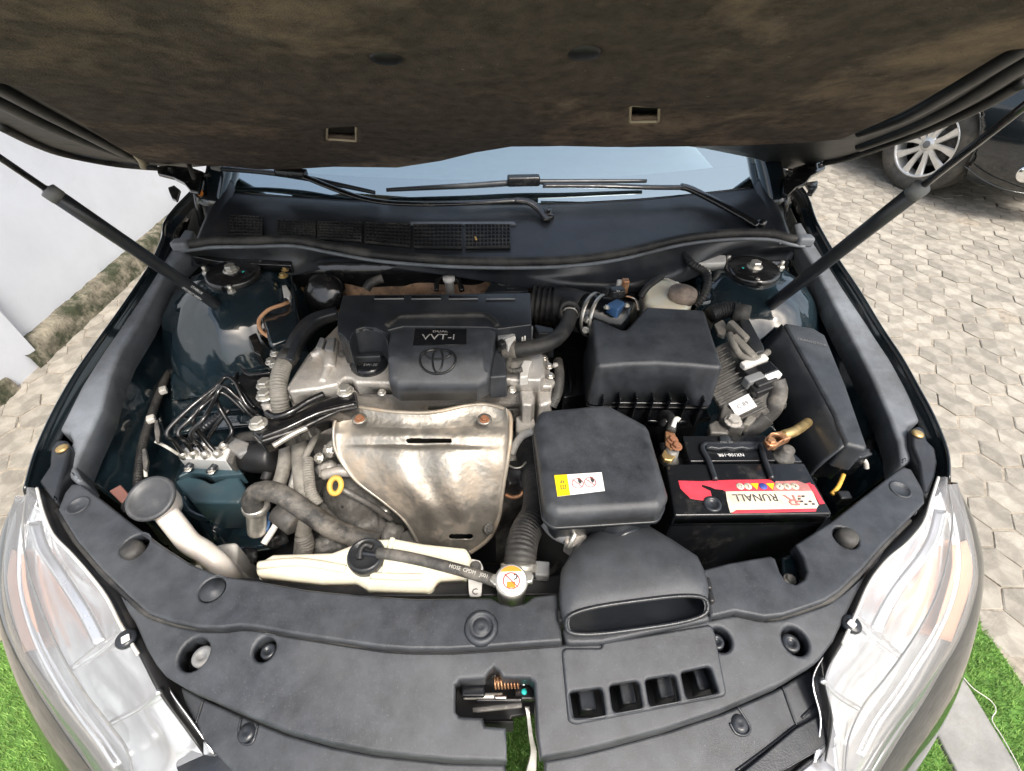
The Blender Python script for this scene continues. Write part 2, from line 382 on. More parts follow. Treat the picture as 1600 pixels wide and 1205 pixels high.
def bolt(p, s, m, parent, n=None, name='bolt'):
    if m not in _b:
        vs_, fs = [], []
        def ring(r, h, k, ph=0): 
            i = len(vs_); vs_.extend(Vector((r*math.cos(2*math.pi*j/k+ph), r*math.sin(2*math.pi*j/k+ph), h)) for j in range(k)); return list(range(i, i+k))
        prof = [(1.45, 0), (1.45, .18), (1.3, .30), (1., .34), (1., .95), (.82, 1.12)]
        rs = [ring(r, h, 12) if j < 3 else [x for x in ring(r, h, 12)] for j, (r, h) in enumerate(prof)]
        for a in rs[3:]:
            for j, i in enumerate(a):
                v = vs_[i]; k = 1/max(math.cos(((2*math.pi*j/12) % (math.pi/3))-math.pi/6), .5)*.9; v.x *= k; v.y *= k
        for a, b in zip(rs, rs[1:]):
            for j in range(12): fs.append((a[j-1], a[j], b[j], b[j-1]))
        fs.append(tuple(rs[-1])); fs.append(tuple(reversed(rs[0])))
        _b[m] = mesh('bolt', vs_, fs, m, False)
    o = put(name, _b[m], parent, p); o.scale = (s, s, s)
    if n is not None: o.rotation_euler = n.to_track_quat('Z', 'Y').to_euler()
    return o
def text(s, c, size, xd, nrm, m, parent, name='lettering', ext=.0002, align='CENTER', sx=1.):
    cu = bpy.data.curves.new(name, 'FONT'); cu.body = s; cu.size = size; cu.extrude = ext; cu.align_x = align; cu.align_y = 'CENTER'; cu.resolution_u = 2
    to = bpy.data.objects.new(name, cu); COL.objects.link(to); dg = bpy.context.evaluated_depsgraph_get()
    me = bpy.data.meshes.new_from_object(to.evaluated_get(dg)); bpy.data.objects.remove(to); bpy.data.curves.remove(cu)
    xd = xd.normalized(); nrm = nrm.normalized(); yd = nrm.cross(xd).normalized()
    for v in me.vertices: q = c+xd*(v.co.x*sx)+yd*v.co.y+nrm*v.co.z; v.co = q
    me.materials.clear(); me.materials.append(MATS[m]); me.name = name
    return put(name, me, parent)
Z = Vector((0, 0, 1)); X = Vector((1, 0, 0)); Y = Vector((0, 1, 0))

# ================================================================== the setting
def struct(o, kind='structure', **k):
    o['kind'] = kind
    for a, b in k.items(): o[a] = b
    return o
def rect(x0, x1, y0, y1, z=0): return [Vector((x0, y0, z)), Vector((x1, y0, z)), Vector((x1, y1, z)), Vector((x0, y1, z))]
ground = struct(put('ground', mesh('ground', rect(-60, 60, -60, 60, -.016), [(0, 1, 2, 3)], 'joint_sand', False)))
# hexagonal pavers
paving = struct(put('paving', mesh('paving', rect(-3.2, 9, -2.6, 12, -.0034), [(0, 1, 2, 3)], 'joint_sand', False)))
S = .131
def hexmesh(name, rr=.0):
    vs_, fs = [], []
    for rad, h in ((.0725, -.010), (.0725, -.0022), (.0695, 0.)):
        for k in range(6):
            a = math.pi/3*k; vs_.append(Vector((rad*math.cos(a)+random.uniform(-rr, rr), rad*math.sin(a)+random.uniform(-rr, rr), h)))
    for a in (0, 6):
        for k in range(6): fs.append((a+k, a+(k+1) % 6, a+6+(k+1) % 6, a+6+k))
    fs.append(tuple(range(12, 18))); return mesh(name, vs_, fs, 'paver', False)
hexes = [hexmesh('paver', .0030) for _ in range(10)]
cand = []
ca, sa = math.cos(R(-1.5)), math.sin(R(-1.5))
for i in range(-46, 75):
    for j in range(-24, 95):
        x0 = i*S*math.sqrt(3)/2; y0 = (j+(.5 if i % 2 else 0))*S
        x, y = 1.478+x0*ca-y0*sa, 1.2+x0*sa+y0*ca
        if x < -2.16 or x > 8.5 or y < -2.4 or y > 11: continue
        if y < .62 and -1.47 < x < 1.46: continue
        v = V(Vector((x, y, 0))); vis = 0
        if v[2] > .1 and -30 < v[0] < 1630 and -20 < v[1] < 1225:
            xr = 1235+(v[1]-250)*.42; xl = 300-(v[1]-320)*.60
            if v[1] > 210 and (v[0] > xr or (v[0] < xl and y > .5)): vis = 1/v[2]**2*abs((Vector((x, y, 0))-CAM).normalized().z)
        cand.append((vis, x, y))
cand.sort(key=lambda t: -t[0])
def hexrot(): return (random.gauss(0, .004), random.gauss(0, .004), random.choice(range(6))*math.pi/3+ca*0+R(-1.5)+random.gauss(0, .012))
for vis, x, y in cand[:300]:
    po = put('paver', random.choice(hexes), paving, (x+random.gauss(0, .0012), y+random.gauss(0, .0012), random.gauss(0, .0016)), hexrot()); k_ = random.uniform(.975, 1.012); po.scale = (k_, k_, 1)
vs_, fs = [], []
base = [[v.co.copy() for v in h.vertices] for h in hexes]; bf = [tuple(p.vertices) for p in hexes[0].polygons]
for vis, x, y in cand[300:]:
    s = len(vs_); M = Matrix.Translation((x, y, random.gauss(0, .0012))) @ Matrix.Rotation(hexrot()[2], 4, 'Z')
    vs_ += [M @ v for v in random.choice(base)]; fs += [tuple(s+k for k in f) for f in bf]
struct(put('paver_field', mesh('paver_field', vs_, fs, 'paver', False), paving), 'stuff')
# artificial grass, a concrete strip
for x0, x1, y0, y1 in ((-1.42, 1.092, -1.6, .57), (1.253, 1.405, -1.6, .6)):
    g = struct(put('artificial_grass', mesh('artificial_grass', rect(x0, x1, y0, y1, -.002), [(0, 1, 2, 3)], 'grass_base', False)), 'stuff', label='short bright green artificial grass laid in front of the car')
    vs_, fs = [], []
    n = int((x1-x0)*(y1-max(y0, -.1))*70000)
    for _ in range(n):
        x, y = random.uniform(x0, x1), random.uniform(max(y0, -.1), y1); h = random.uniform(.006, .014); a = random.uniform(0, 6.283); t = random.uniform(.2, 1.)*h; wd = .0011
        dx, dy = math.cos(a), math.sin(a); s = len(vs_)
        vs_ += [Vector((x-dy*wd, y+dx*wd, -.002)), Vector((x+dy*wd, y-dx*wd, -.002)), Vector((x+dx*t, y+dy*t, h))]; fs.append((s, s+1, s+2))
    me = bpy.data.meshes.new('grass_blades'); me.from_pydata(vs_, [], fs); me.materials.append(MATS['grass'])
    struct(put('grass_blades', me, g), 'stuff')
struct(put('concrete_strip', slab_mesh('concrete_strip', rect(1.095, 1.25, -1.6, .62), .008, .03, .006, 'concrete')))
# boundary wall at the left
wall = thing('boundary_wall', (-2.3, 3, 0), 'white plastered boundary wall with rough mossy stone plinth beside the car', 'wall')
slab('plaster_face', rect(-2.55, -2.19, 1.77, 9), 2.6, 2.5, .004, 'plaster', wall)
slab('plaster_pier', rect(-2.55, -2.135, -2.5, 1.772), 2.6, 2.62, .004, 'plaster', wall)
def rough(a, s): 
    def f(u, v, p): return Vector((noise.noise(p*s)*a+noise.noise(p*s*3)*a*.5, noise.noise(p*s+Vector((9, 0, 0)))*a*.4, noise.noise(p*s+Vector((0, 9, 3)))*a*.8+noise.noise(p*s*4)*a*.4))
    return f
rows = [[Vector((x, 1.72+i*.36, z)) for i in range(21)] for x, z in ((-2.24, .115), (-2.185, .105), (-2.145, .092), (-2.125, .045), (-2.112, -.03))]
patch('stone_plinth', rows, 'stone', wall, nu=300, nv=24, thick=0, disp=rough(.008, 20))
rows = [[Vector((x, -2.4+i*.21, z)) for i in range(20)] for x, z in ((-2.17, .075), (-2.13, .065), (-2.118, .035), (-2.105, -.03))]
patch('stone_footing', rows, 'stone', wall, nu=160, nv=16, thick=0, disp=rough(.008, 20))

# ================================================================== the car with the open hood
car = thing('sedan', (0, 1.6, 0), 'black sedan with its hood propped open, engine bay and both headlights exposed', 'car')
zfend = lambda x, y: .84+.205*(y-.5)
def body_side(sgn, edge, nm):
    e = PS(edge, zfend)
    e = [Vector((p.x, p.y, p.z)) for p in e]
    last = e[-1] if e[-1].y > e[0].y else e[0]
    if e[0].y > e[-1].y: e.reverse()
    e += [Vector((sgn*.775, 1.7, .985)), Vector((sgn*.80, 2.6, .99)), Vector((sgn*.80, 3.6, .99)), Vector((sgn*.70, 4.5, .99))]
    rows = [[p+Vector((-sgn*.014, 0, -.02)) for p in e], [p+Vector((-sgn*.006, 0, -.002)) for p in e], e,
            [p+Vector((sgn*.045, 0, -.09)) for p in e], [Vector((p.x+sgn*.085, p.y, .68)) for p in e], [Vector((p.x+sgn*.10, p.y, .50)) for p in e], [Vector((p.x+sgn*.06, p.y, .24)) for p in e]]
    return patch(nm, rows, 'paint', car, nu=60, nv=30, thick=.003)
fl = body_side(-1, [(38, 768), (53, 714), (79, 654), (110, 598), (142, 550), (189, 484), (233, 418), (252, 377), (274, 326)], 'fender')
fr = body_side(1, [(1484, 752), (1481, 708), (1460, 654), (1436, 609), (1409, 561), (1379, 516), (1343, 457), (1307, 403), (1277, 350), (1247, 287)], 'fender')
# dark gutter beside each fender edge, and the grey trim strip inside it
gl = [(45, 770), (60, 712), (86, 655), (116, 601), (149, 552), (194, 487), (237, 421), (256, 380), (278, 329)]
gli = [(100, 742), (120, 690), (140, 650), (160, 608), (185, 555), (225, 485), (262, 418), (285, 378), (300, 335)]
grr = [(1478, 752), (1474, 708), (1454, 656), (1431, 612), (1404, 565), (1374, 520), (1338, 461), (1303, 408), (1272, 355), (1243, 292)]
gri = [(1432, 740), (1425, 690), (1405, 650), (1385, 610), (1360, 565), (1338, 520), (1308, 461), (1280, 408), (1250, 355), (1225, 300)]
for o_, i_ in ((gl, gli), (grr, gri)):
    a = PS(o_, lambda x, y: zfend(x, y)-.022); b = PS(i_, lambda x, y: zfend(x, y)-.05)
    patch('fender_gutter', [a, [(p+q)/2-Z*.018 for p, q in zip(a, b)], b], 'metal_black', car, nu=36, nv=10, thick=.002)
tl = [(91, 672), (126, 603), (164, 540), (218, 464), (243, 426), (265, 392), (288, 356), (303, 360), (296, 385), (265, 415), (252, 437), (221, 497), (189, 547), (172, 585), (157, 640), (133, 690), (116, 728), (127, 748), (118, 754), (104, 742), (97, 720), (112, 690), (106, 676)]
tr = [(1439, 657), (1418, 606), (1394, 561), (1355, 505), (1319, 451), (1296, 415), (1268, 372), (1252, 345), (1241, 349), (1250, 380), (1272, 415), (1288, 445), (1316, 499), (1340, 543), (1364, 591), (1389, 648), (1404, 690), (1409, 728), (1430, 716), (1424, 690), (1420, 664)]
ztr = lambda x, y: zfend(x, y)-.012
TL = slab('fender_trim', tl, ztr, .05, .010, 'rubber_grey', car, r=.008, grid=.03)
TRr = slab('fender_trim', tr, ztr, .05, .010, 'rubber_grey', car, r=.008, grid=.03)
# headlamp brackets with brass screws
for pts, bp, sg in (([(78, 700), (88, 686), (102, 687), (109, 700), (104, 722), (92, 760), (88, 790), (60, 752), (76, 728)], (94, 698), -1),
                    ([(1424, 670), (1436, 664), (1446, 672), (1450, 688), (1462, 700), (1466, 722), (1462, 745), (1450, 778), (1442, 770), (1436, 722), (1426, 695)], (1435, 677), 1)):
    o = slab('headlamp_bracket', pts, lambda x, y: zfend(x, y)+.002, .03, .005, 'plastic_smooth', car, r=.006)
    q = P(bp[0], bp[1], .86); lathe('screw', Vector((q.x, q.y, zfend(q.x, q.y)+.002)), [(.009, 0), (.009, .002), (.006, .004), (.001, .0042)], 'brass', o)
# inner apron on each side: from the trim down to the bay floor
for sg, t in ((-1, [(127, 748), (157, 645), (189, 549), (252, 438), (290, 385)]), (1, [(1405, 728), (1385, 645), (1338, 545), (1284, 443), (1246, 375)])):
    a = PS(t, lambda x, y: zfend(x, y)-.045)
    rows = [a, [p+Vector((-sg*.012, 0, -.05)) for p in a], [p+Vector((-sg*.03, 0, -.13)) for p in a], [p+Vector((-sg*.05, 0, -.26)) for p in a], [p+Vector((-sg*.05, 0, -.45)) for p in a]]
    patch('wing_apron', rows, 'paint_bay', car, nu=40, nv=20, thick=.002, disp=lambda u, v, p: Vector((noise.noise(p*9)*.010+noise.noise(p*26)*.004, 0, noise.noise(p*11)*.008)))
# bay floor, firewall, radiator
slab('bay_floor', rect(-.66, .66, .30, 1.12), .42, .02, 0, 'cavity', car)
for x0, x1 in ((-.56, -.035), (.115, .56)): slab('undertray', rect(x0, x1, .03, .30), .44, .02, 0, 'cavity', car)
slab('undertray', rect(-.035, .115, .03, .10), .44, .02, 0, 'cavity', car)
rows = [[Vector((x, 1.03, z)) for x in (-.66, -.33, 0, .33, .66)] for z in (.92, .80, .68, .42)]
patch('firewall', rows, 'metal_black', car, nu=20, nv=10, thick=.004)
rows = [[P(x, y, z) for x, y in zip((470, 560, 640, 720, 800, 850, 900), ys)] for ys, z in (((418, 414, 414, 414, 418, 425, 432), .905), ((438, 436, 436, 436, 438, 445, 450), .875), ((462, 462, 462, 462, 462, 468, 472), .84), ((500, 500, 500, 500, 500, 505, 505), .78))]
fw = patch('firewall_insulation', rows, 'firewall', car, nu=60, nv=30, thick=.004, disp=lambda u, v, p: Vector((0, noise.noise(p*16)*.012, noise.noise(p*30)*.004)))
rad = box('radiator', Vector((-.02, .365, .60)), .80, .03, .36, 'plastic_dark', car)

# ------------------------------------------------------------------ radiator cover (three stepped panels)
zR = lambda x, y: .836
def zFr(x, y): return .824-.17*max(0, .33-y)-.04*max(0, abs(x)-.3)
zLow = lambda x, y: .782-.17*max(0, .33-y)-.10*max(0, abs(x)-.25)
def pc(x, y, r, z, n=18):
    c = P(x, y, z); return circ(c, r, n)
rear_L = [(128, 757), (165, 785), (200, 813), (250, 850), (300, 882), (345, 899), (400, 907), (480, 921), (560, 929), (650, 935), (740, 934), (768, 934), (782, 942), (800, 946), (820, 942), (834, 932), (872, 927), (874, 965), (879, 1002), (834, 1005), (770, 1010), (705, 1014), (640, 1014), (596, 1011), (509, 998), (451, 989), (404, 980), (376, 977), (343, 981), (311, 980), (268, 971), (231, 958), (199, 929), (159, 890), (119, 844), (90, 796), (100, 770), (112, 755)]
rear_R = [(1098, 890), (1140, 879), (1204, 868), (1212, 872), (1219, 893), (1229, 908), (1244, 913), (1257, 905), (1261, 892), (1254, 868), (1243, 850), (1300, 814), (1350, 775), (1400, 736), (1412, 729), (1425, 733), (1444, 766), (1446, 785), (1420, 812), (1380, 852), (1347, 890), (1312, 924), (1289, 939), (1255, 951), (1224, 961), (1196, 964), (1150, 955), (1110, 964), (1106, 935)]
cover = slab('radiator_cover', rear_L, zR, .022, .006, 'plastic', car, holes=[pc(210, 853, .0175, .836), pc(331, 921, .016, .836)], r=.004)
slab('cover_panel', rear_R, zR, .022, .006, 'plastic', cover, holes=[pc(1322, 840, .0165, .836)], r=.004)
front = [(93, 803), (119, 846), (159, 893), (199, 932), (231, 961), (268, 975), (311, 984), (343, 985), (376, 981), (404, 984), (451, 993), (509, 1002), (596, 1015), (640, 1018), (705, 1018), (770, 1014), (834, 1009), (882, 1006), (1000, 985), (1105, 968), (1150, 960), (1196, 969), (1224, 966), (1289, 944), (1312, 929), (1347, 896), (1385, 855), (1440, 795), (1442, 802), (1400, 835), (1354, 898), (1322, 962), (1303, 1002), (1282, 1030), (1272, 1039), (1220, 1070), (1130, 1109), (1040, 1139), (950, 1163), (900, 1175), (845, 1184), (838, 1140), (836, 1100), (835, 1068), (828, 1060), (786, 1059), (780, 1050), (772, 1042), (764, 1050), (757, 1060), (718, 1062), (711, 1070), (711, 1112), (718, 1119), (754, 1121), (758, 1134), (791, 1137), (792, 1189), (700, 1187), (650, 1182), (585, 1175), (516, 1162), (447, 1143), (392, 1121), (318, 1088), (291, 1077), (258, 1057), (243, 1039), (228, 1014), (210, 973), (199, 956), (184, 925), (159, 897), (127, 856), (109, 836)]
vent_o = [(884, 1040), (1098, 1003), (1126, 1084), (898, 1126)]
fp = slab('cover_panel', front, zFr, .028, .004, 'plastic', cover, holes=[pc(303, 1022, .0185, zFr), pc(413, 1014, .0135, zFr), pc(1243, 1001, .0165, zFr), pc(1126, 999, .0140, zFr), fillet(PS(vent_o, zFr), .006)], grid=.04)
vh = [[(889, 1081), (941, 1074), (947, 1119), (894, 1121)], [(952, 1070), (998, 1063), (1005, 1105), (958, 1113)], [(1008, 1061), (1055, 1053), (1063, 1094), (1015, 1104)], [(1064, 1050), (1110, 1040), (1123, 1081), (1073, 1092)]]
zV = lambda x, y: zFr(x, y)+.0035
vp = slab('vent_panel', [(877, 1012), (940, 1012), (940, 1004), (1112, 975), (1118, 990), (1136, 1082), (1132, 1088), (900, 1132), (888, 1128)], zV, .012, .003, 'plastic', cover, holes=[fillet(PS(h, zV), .005) for h in vh], r=.008)
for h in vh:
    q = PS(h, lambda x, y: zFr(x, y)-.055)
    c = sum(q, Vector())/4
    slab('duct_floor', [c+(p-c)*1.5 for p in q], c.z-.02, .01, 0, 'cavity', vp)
    a, b = q[0]*.8+q[1]*.2, q[0]*.35+q[1]*.65; d, e = q[3]*.8+q[2]*.2, q[3]*.35+q[2]*.65
    slab('duct_louvre', [a, b, e, d], lambda x, y, z=c.z: z+.028, .03, .003, 'plastic_smooth', vp)
low = [(258, 1060), (318, 1092), (392, 1125), (447, 1147), (516, 1166), (585, 1179), (650, 1186), (700, 1191), (790, 1193), (793, 1235), (600, 1240), (470, 1235), (380, 1225), (300, 1140), (292, 1130), (272, 1112), (258, 1090)]
low2 = [(850, 1188), (900, 1179), (950, 1167), (1040, 1143), (1130, 1113), (1220, 1074), (1274, 1041), (1280, 1075), (1295, 1105), (1306, 1140), (1305, 1160), (1240, 1195), (1180, 1230), (1000, 1240), (853, 1240)]
lp = slab('grille_panel', low, zLow, .02, .004, 'plastic', cover, grid=.05)
lq = slab('grille_panel', low2, zLow, .02, .004, 'plastic', cover, grid=.05)
# raised seams on the lower panels
for par, path in ((lp, [(318, 1093), (306, 1132)]), (lp, [(377, 1122), (373, 1150), (383, 1163), (396, 1158), (403, 1132)]), (lq, [(1222, 1072), (1236, 1112), (1243, 1130), (1255, 1152)]), (lq, [(1152, 1104), (1171, 1135), (1166, 1148), (1150, 1146), (1140, 1130)]), (lq, [(1246, 1132), (1200, 1168), (1150, 1205)]), (lq, [(1285, 1090), (1252, 1122)]), (lq, [(1300, 1120), (1240, 1165), (1190, 1200)])):
    tube('seam', [P(x, y, zLow)+Z*.0005 for x, y in path], .0018, 'plastic_smooth', par, seg=6)
slab('cover_flap', [(1243, 1138), (1272, 1122), (1297, 1106), (1308, 1150), (1270, 1178), (1225, 1204), (1180, 1222), (1140, 1222), (1190, 1182)], lambda x, y: zLow(x, y)+.008, .004, .002, 'plastic_smooth', lq, r=.004)
# clips and plugs
def plug(par, x, y, z, r, m='plastic_smooth', depth=.012, head=.6):
    c = P(x, y, z); 
    lathe('clip_well', c-Z*.034, [(r*1.6, .0), (r*1.6, .004), (.002, .0045)], 'cavity', par)
    lathe('clip', c-Z*depth, [(r*head, -.02), (r*head, 0), (r*head*.9, .002), (r*head*.45, .0022), (r*head*.4, .0006), (.001, .0006)], m, par)
for x, y, r, zz, dx, m in ((303, 1022, .0185, zFr, 8, 'grey_plastic'), (413, 1014, .0135, zFr, 2, 'plastic_smooth'), (1243, 1001, .0165, zFr, -3, 'plastic_smooth'), (1126, 999, .014, zFr, -3, 'plastic_smooth')): plug(fp, x+dx, y, zz, r, m, .009, .68)
for par, x, y, h in ((cover, 203, 856, .010), (cover, 1328, 836, .010)):
    c = P(x, y, .846); lathe('hood_bumper', c-Z*.04, [(.0135, 0), (.0135, .034), (.012, .040), (.004, .0405)], 'rubber', par)
    lathe('clip_well', Vector((c.x, c.y, .808)), [(.024, 0), (.024, .003), (.001, .003)], 'cavity', par)
c = P(331, 921, .836); lathe('dimple', c-Z*.012, [(.0155, .011), (.012, .004), (.006, 0), (.001, 0)], 'plastic', cover)
c = P(752, 981, .836); lathe('boss', c, [(.022, -.001), (.019, .004), (.0145, .006), (.0145, .002), (.009, .002), (.0085, .005), (.003, .003), (.001, .003)], 'plastic', cover)
for x, y in ((122, 790), (1407, 765)): c = P(x, y, .836); lathe('blank_plug', c, [(.0155, -.001), (.0155, .0012), (.0125, .0014), (.0122, .0004), (.001, .0004)], 'plastic', cover, n=28)
for par, x, y in ((lp, 386, 1145), (lq, 1155, 1131)): c = P(x, y, zLow); lathe('clip', c, [(.011, -.001), (.0095, .003), (.004, .004), (.001, .003)], 'plastic_smooth', par)
# the ridge bead along the tier step and dusty crack marks
for bead in ([(90, 797), (119, 845), (159, 891), (199, 930), (231, 959), (268, 972), (311, 981), (343, 982), (376, 978), (404, 981), (451, 990), (509, 999), (596, 1012), (640, 1015), (705, 1015), (770, 1011), (834, 1006), (877, 1003)], [(1110, 965), (1150, 956), (1196, 965), (1224, 962), (1289, 940), (1312, 925), (1347, 891), (1380, 853), (1420, 813)]):
    tube('step_bead', [P(x, y, .822) for x, y in bead], .004, 'rubber', cover, seg=6, n=3)
# hood-latch well and latch
latch = slab('latch_plate', [(705, 1055), (842, 1050), (846, 1112), (800, 1120), (795, 1135), (705, 1128)], .735, .01, .002, 'cavity', car)
box('latch_wall', P(745, 1135, .75), .09, .004, .05, 'cavity', latch, bevel=0)
a, b = P(772, 1067, .778), P(812, 1066, .778)
pts = [a+(b-a)*(i/96)+Vector((0, math.cos(i*math.pi/6)*.0065, math.sin(i*math.pi/6)*.0065)) for i in range(97)]
tube('latch_spring', pts, .0011, 'copper', latch, seg=6, n=1)
tube('latch_spring_hook', [(812, 1067, .778), (818, 1070, .779), (824, 1067, .778)], .0012, 'steel', latch, seg=6)
box('latch_pawl', P(755, 1088, .768), .050, .007, .006, 'zinc', latch)
box('latch_pawl', P(780, 1094, .766), .058, .006, .008, 'metal_black', latch)
box('latch_catch', P(782, 1090, .772), .016, .005, .005, 'steel', latch)
box('latch_bar', P(777, 1106, .764), .062, .006, .004, 'aluminium_dark', latch, (0, 0, .08))
box('latch_block', P(740, 1078, .765), .03, .02, .02, 'plastic_gloss', latch)
box('latch_block', P(822, 1078, .757), .03, .026, .02, 'metal_black', latch)
lathe('paint_mark', P(819, 1081, .7685), [(.0035, 0), (.0035, .0006), (.001, .0007)], 'cyan', latch, n=12)
bolt(P(772, 1051, .775), .004, 'metal_black', latch)
rows = [[(820, 1104, .77), (827, 1104, .768)], [(823, 1120, .765), (829, 1120, .765)], [(826, 1150, .75), (833, 1150, .75)], [(829, 1175, .735), (838, 1172, .735)], [(822, 1205, .72), (838, 1205, .72)], [(815, 1235, .70), (836, 1235, .70)]]
patch('hood_release_lever', rows, 'zinc', car, nu=6, nv=20, thick=.003)

# ------------------------------------------------------------------ air intake snorkel
def ringLR(l, r, zt, zb, e=.5, tilt=0., n=32):
    A, B = P(l[0], l[1], (zt+zb)/2), P(r[0], r[1], (zt+zb)/2); c = (A+B)/2; h = Vector((0, tilt, (zt-zb)/2))
    return sup(c, (B-A)/2, h, e, n)
R_ = [ringLR((925, 838), (1008, 830), .835, .775), ringLR((893, 866), (1050, 852), .858, .80, .6), ringLR((876, 895), (1088, 878), .868, .812, .5), ringLR((873, 930), (1100, 905), .868, .818, .42, .004), ringLR((876, 958), (1107, 928), .868, .828, .5, .012), ringLR((884, 976), (1106, 946), .865, .846, .62, .013)]
def shrink(r, k, kz=None): 
    c = sum(r, Vector())/len(r); return [c+(p-c)*k for p in r]
inner = [shrink(R_[5], .955), shrink(R_[4], .94), shrink(R_[3], .92), shrink(R_[2], .9)]
sn = loft('air_intake_snorkel', R_+inner[:1], 'plastic', car, caps=(True, False))
loft('duct_interior', [shrink(r, .995) for r in inner]+[shrink(inner[3], .7)], 'plastic_smooth', sn, caps=(False, True))
slab('snorkel_collar', [(876, 975), (884, 1006), (940, 1004), (1108, 970), (1122, 945), (1106, 900), (1090, 930), (900, 990)], .827, .02, .004, 'plastic', sn, r=.01)
tube('mouth_lip', [p for p in R_[5]], .0028, 'plastic_smooth', sn, n=1, seg=6, closed=True)
for x, y in ((876, 965), (1104, 915), (1108, 935)): box('snap_tab', P(x, y, .838), .008, .016, .018, 'plastic_dark', sn)
# ------------------------------------------------------------------ resonator box with warning label
rl = [(843, 638), (950, 628), (1010, 660), (1016, 668), (1047, 772), (1036, 794), (868, 804), (850, 790), (834, 660)]
rz = .905
res = slab('resonator_box', rl, rz, .034, .014, 'plastic', car, r=.016, k=5)
W = fillet(PS(rl, rz), .016); cW = sum(W, Vector())/len(W)
slab('resonator_flange', [cW+(p-cW)*1.018 for p in W], rz-.033, .005, .002, 'plastic_smooth', res)
slab('resonator_base', [cW+(p-cW)*.975 for p in W], rz-.037, .06, .002, 'plastic_smooth', res, draft=-.012)
tube('resonator_outlet', [(960, 800, .85), (965, 825, .83), (975, 845, .825)], .03, 'plastic_smooth', res, seg=18)
lab = [(866, 743), (940, 738), (945, 767), (871, 776)]
q = PS(lab, rz+.0004); qx = (q[1]-q[0]).normalized()
lb = slab('warning_label', q, rz+.0006, .0008, 0, 'white', res)
a, b = q[0].lerp(q[1], .27), q[3].lerp(q[2], .27)
slab('label_panel', [q[0], a, b, q[3]], rz+.0009, .0004, 0, 'yellow', lb)
def lerp2(u, v): return q[0].lerp(q[1], u).lerp(q[3].lerp(q[2], u), v)
for sgn in (-1, 1): slab('warning_triangle', [lerp2(.145+sgn*.008, .24), lerp2(.145+sgn*.048, .40), lerp2(.145+sgn*.010, .40)], rz+.0012, .0003, 0, 'ink', lb)
for u0, v0, u1, v1 in ((.10, .52, .20, .52), (.10, .70, .20, .70), (.10, .52, .10, .70), (.20, .52, .20, .70), (.15, .52, .15, .70)): tube('manual_icon', [lerp2(u0, v0)+Z*.001, lerp2(u1, v1)+Z*.001], .0004, 'ink', lb, seg=4, n=1)
for u0 in (.46, .725):
    c = lerp2(u0, .50)+Z*.001
    tube('prohibition_ring', circ(c, .0078, 20), .0005, 'ink_red', lb, seg=4, n=1, closed=True)
    tube('prohibition_bar', [c+Vector((-.0055, .0055, 0)), c+Vector((.0055, -.0055, 0))], .0005, 'ink_red', lb, seg=4, n=1)
    slab('pictogram', [c+Vector((.001, .010, 0)), c+Vector((.005, .008, 0)), c+Vector((.006, .002, 0)), c+Vector((.003, -.001, 0)), c+Vector((.001, .003, 0))], rz+.0012, .0003, 0, 'ink', lb)
# ------------------------------------------------------------------ air filter box
al = [(924, 493), (976, 516), (1011, 478), (1101, 483), (1131, 575), (1080, 570), (1029, 567), (980, 568), (932, 573)]
az = .935
ab = slab('air_filter_box', al, az, .088, .008, 'plastic', car, r=.010, k=4, draft=.006)
W = PS([(925, 499), (1011, 479), (1103, 486), (1129, 572), (932, 570)], az); cW = sum(W, Vector())/5
Wf = fillet([cW+(p-cW)*1.05 for p in W], .012)
slab('filter_lip', Wf, az-.086, .006, .002, 'plastic_gloss', ab)
slab('filter_lip', [cW+(p-cW)*1.012 for p in Wf], az-.096, .004, .001, 'plastic_dark', ab)
slab('filter_base', fillet([cW+(p-cW)*1.02 for p in W], .012), az-.09, .12, .002, 'plastic_gloss', ab)
a, b = W[4], W[3]
for k in range(7):
    t = .10+k*.135; p = cW+(a.lerp(b, t)-cW)*1.03; box('filter_rib', Vector((p.x, p.y-.006, az-.10)), .0024, .016, .075, 'plastic_gloss', ab, bevel=.0006)
box('filter_clip', P(1062, 640, .82), .02, .008, .014, 'plastic_dark', ab)
slab('filter_ledge', [(935, 640), (1105, 640), (1112, 652), (1060, 660), (960, 655)], .80, .012, .003, 'plastic_gloss', ab)
# left-hand clutter of the box: dark ribbed bracket
slab('filter_bracket', [(880, 540), (922, 545), (928, 612), (880, 622)], .80, .15, .004, 'plastic_gloss', ab, r=.004)
for i in range(4): box('filter_rib', P(890+i*10, 590, .805), .003, .05, .02, 'plastic_gloss', ab, bevel=.0006)
# airflow sensor housing in the notch
d = (P(1000, 520, .92)-P(900, 470, .92)).normalized(); 
c0, c1 = P(992, 507, .915), P(905, 487, .895)
hs_ = lathe('airflow_housing', c1, [(.036, 0), (.040, .004), (.040, .02), (.043, .022), (.043, .034), (.040, .036), (.040, (c0-c1).length*.9)], 'plastic_gloss', car, axis=c0-c1, n=32)
tdir = (c0-c1).normalized()
for h in (.026, .044):
    lathe('hose_clamp', c1+tdir*h, [(.0440, 0), (.0455, .001), (.0455, .007), (.0440, .008)], 'zinc', hs_, axis=tdir, n=32, caps=(False, False))
box('clamp_screw', P(918, 500, .915), .010, .012, .012, 'zinc', hs_, (0, .5, .3)); bolt(P(915, 516, .90), .005, 'zinc', hs_, Vector((-.3, -.9, .3)))
slab('sensor_cap', [(949, 474), (964, 466), (977, 472), (966, 484)], .962, .02, .003, 'blue_plastic', hs_, r=.003)
box('sensor_plug', P(964, 457, .968), .026, .02, .018, 'plastic_gloss', hs_, (0, 0, .2)); box('sensor_plug', P(952, 455, .962), .02, .016, .014, 'plastic_dark', hs_, (0, .2, .5))
text('53', P(966, 455, .9775), .007, X, Z, 'white', hs_)
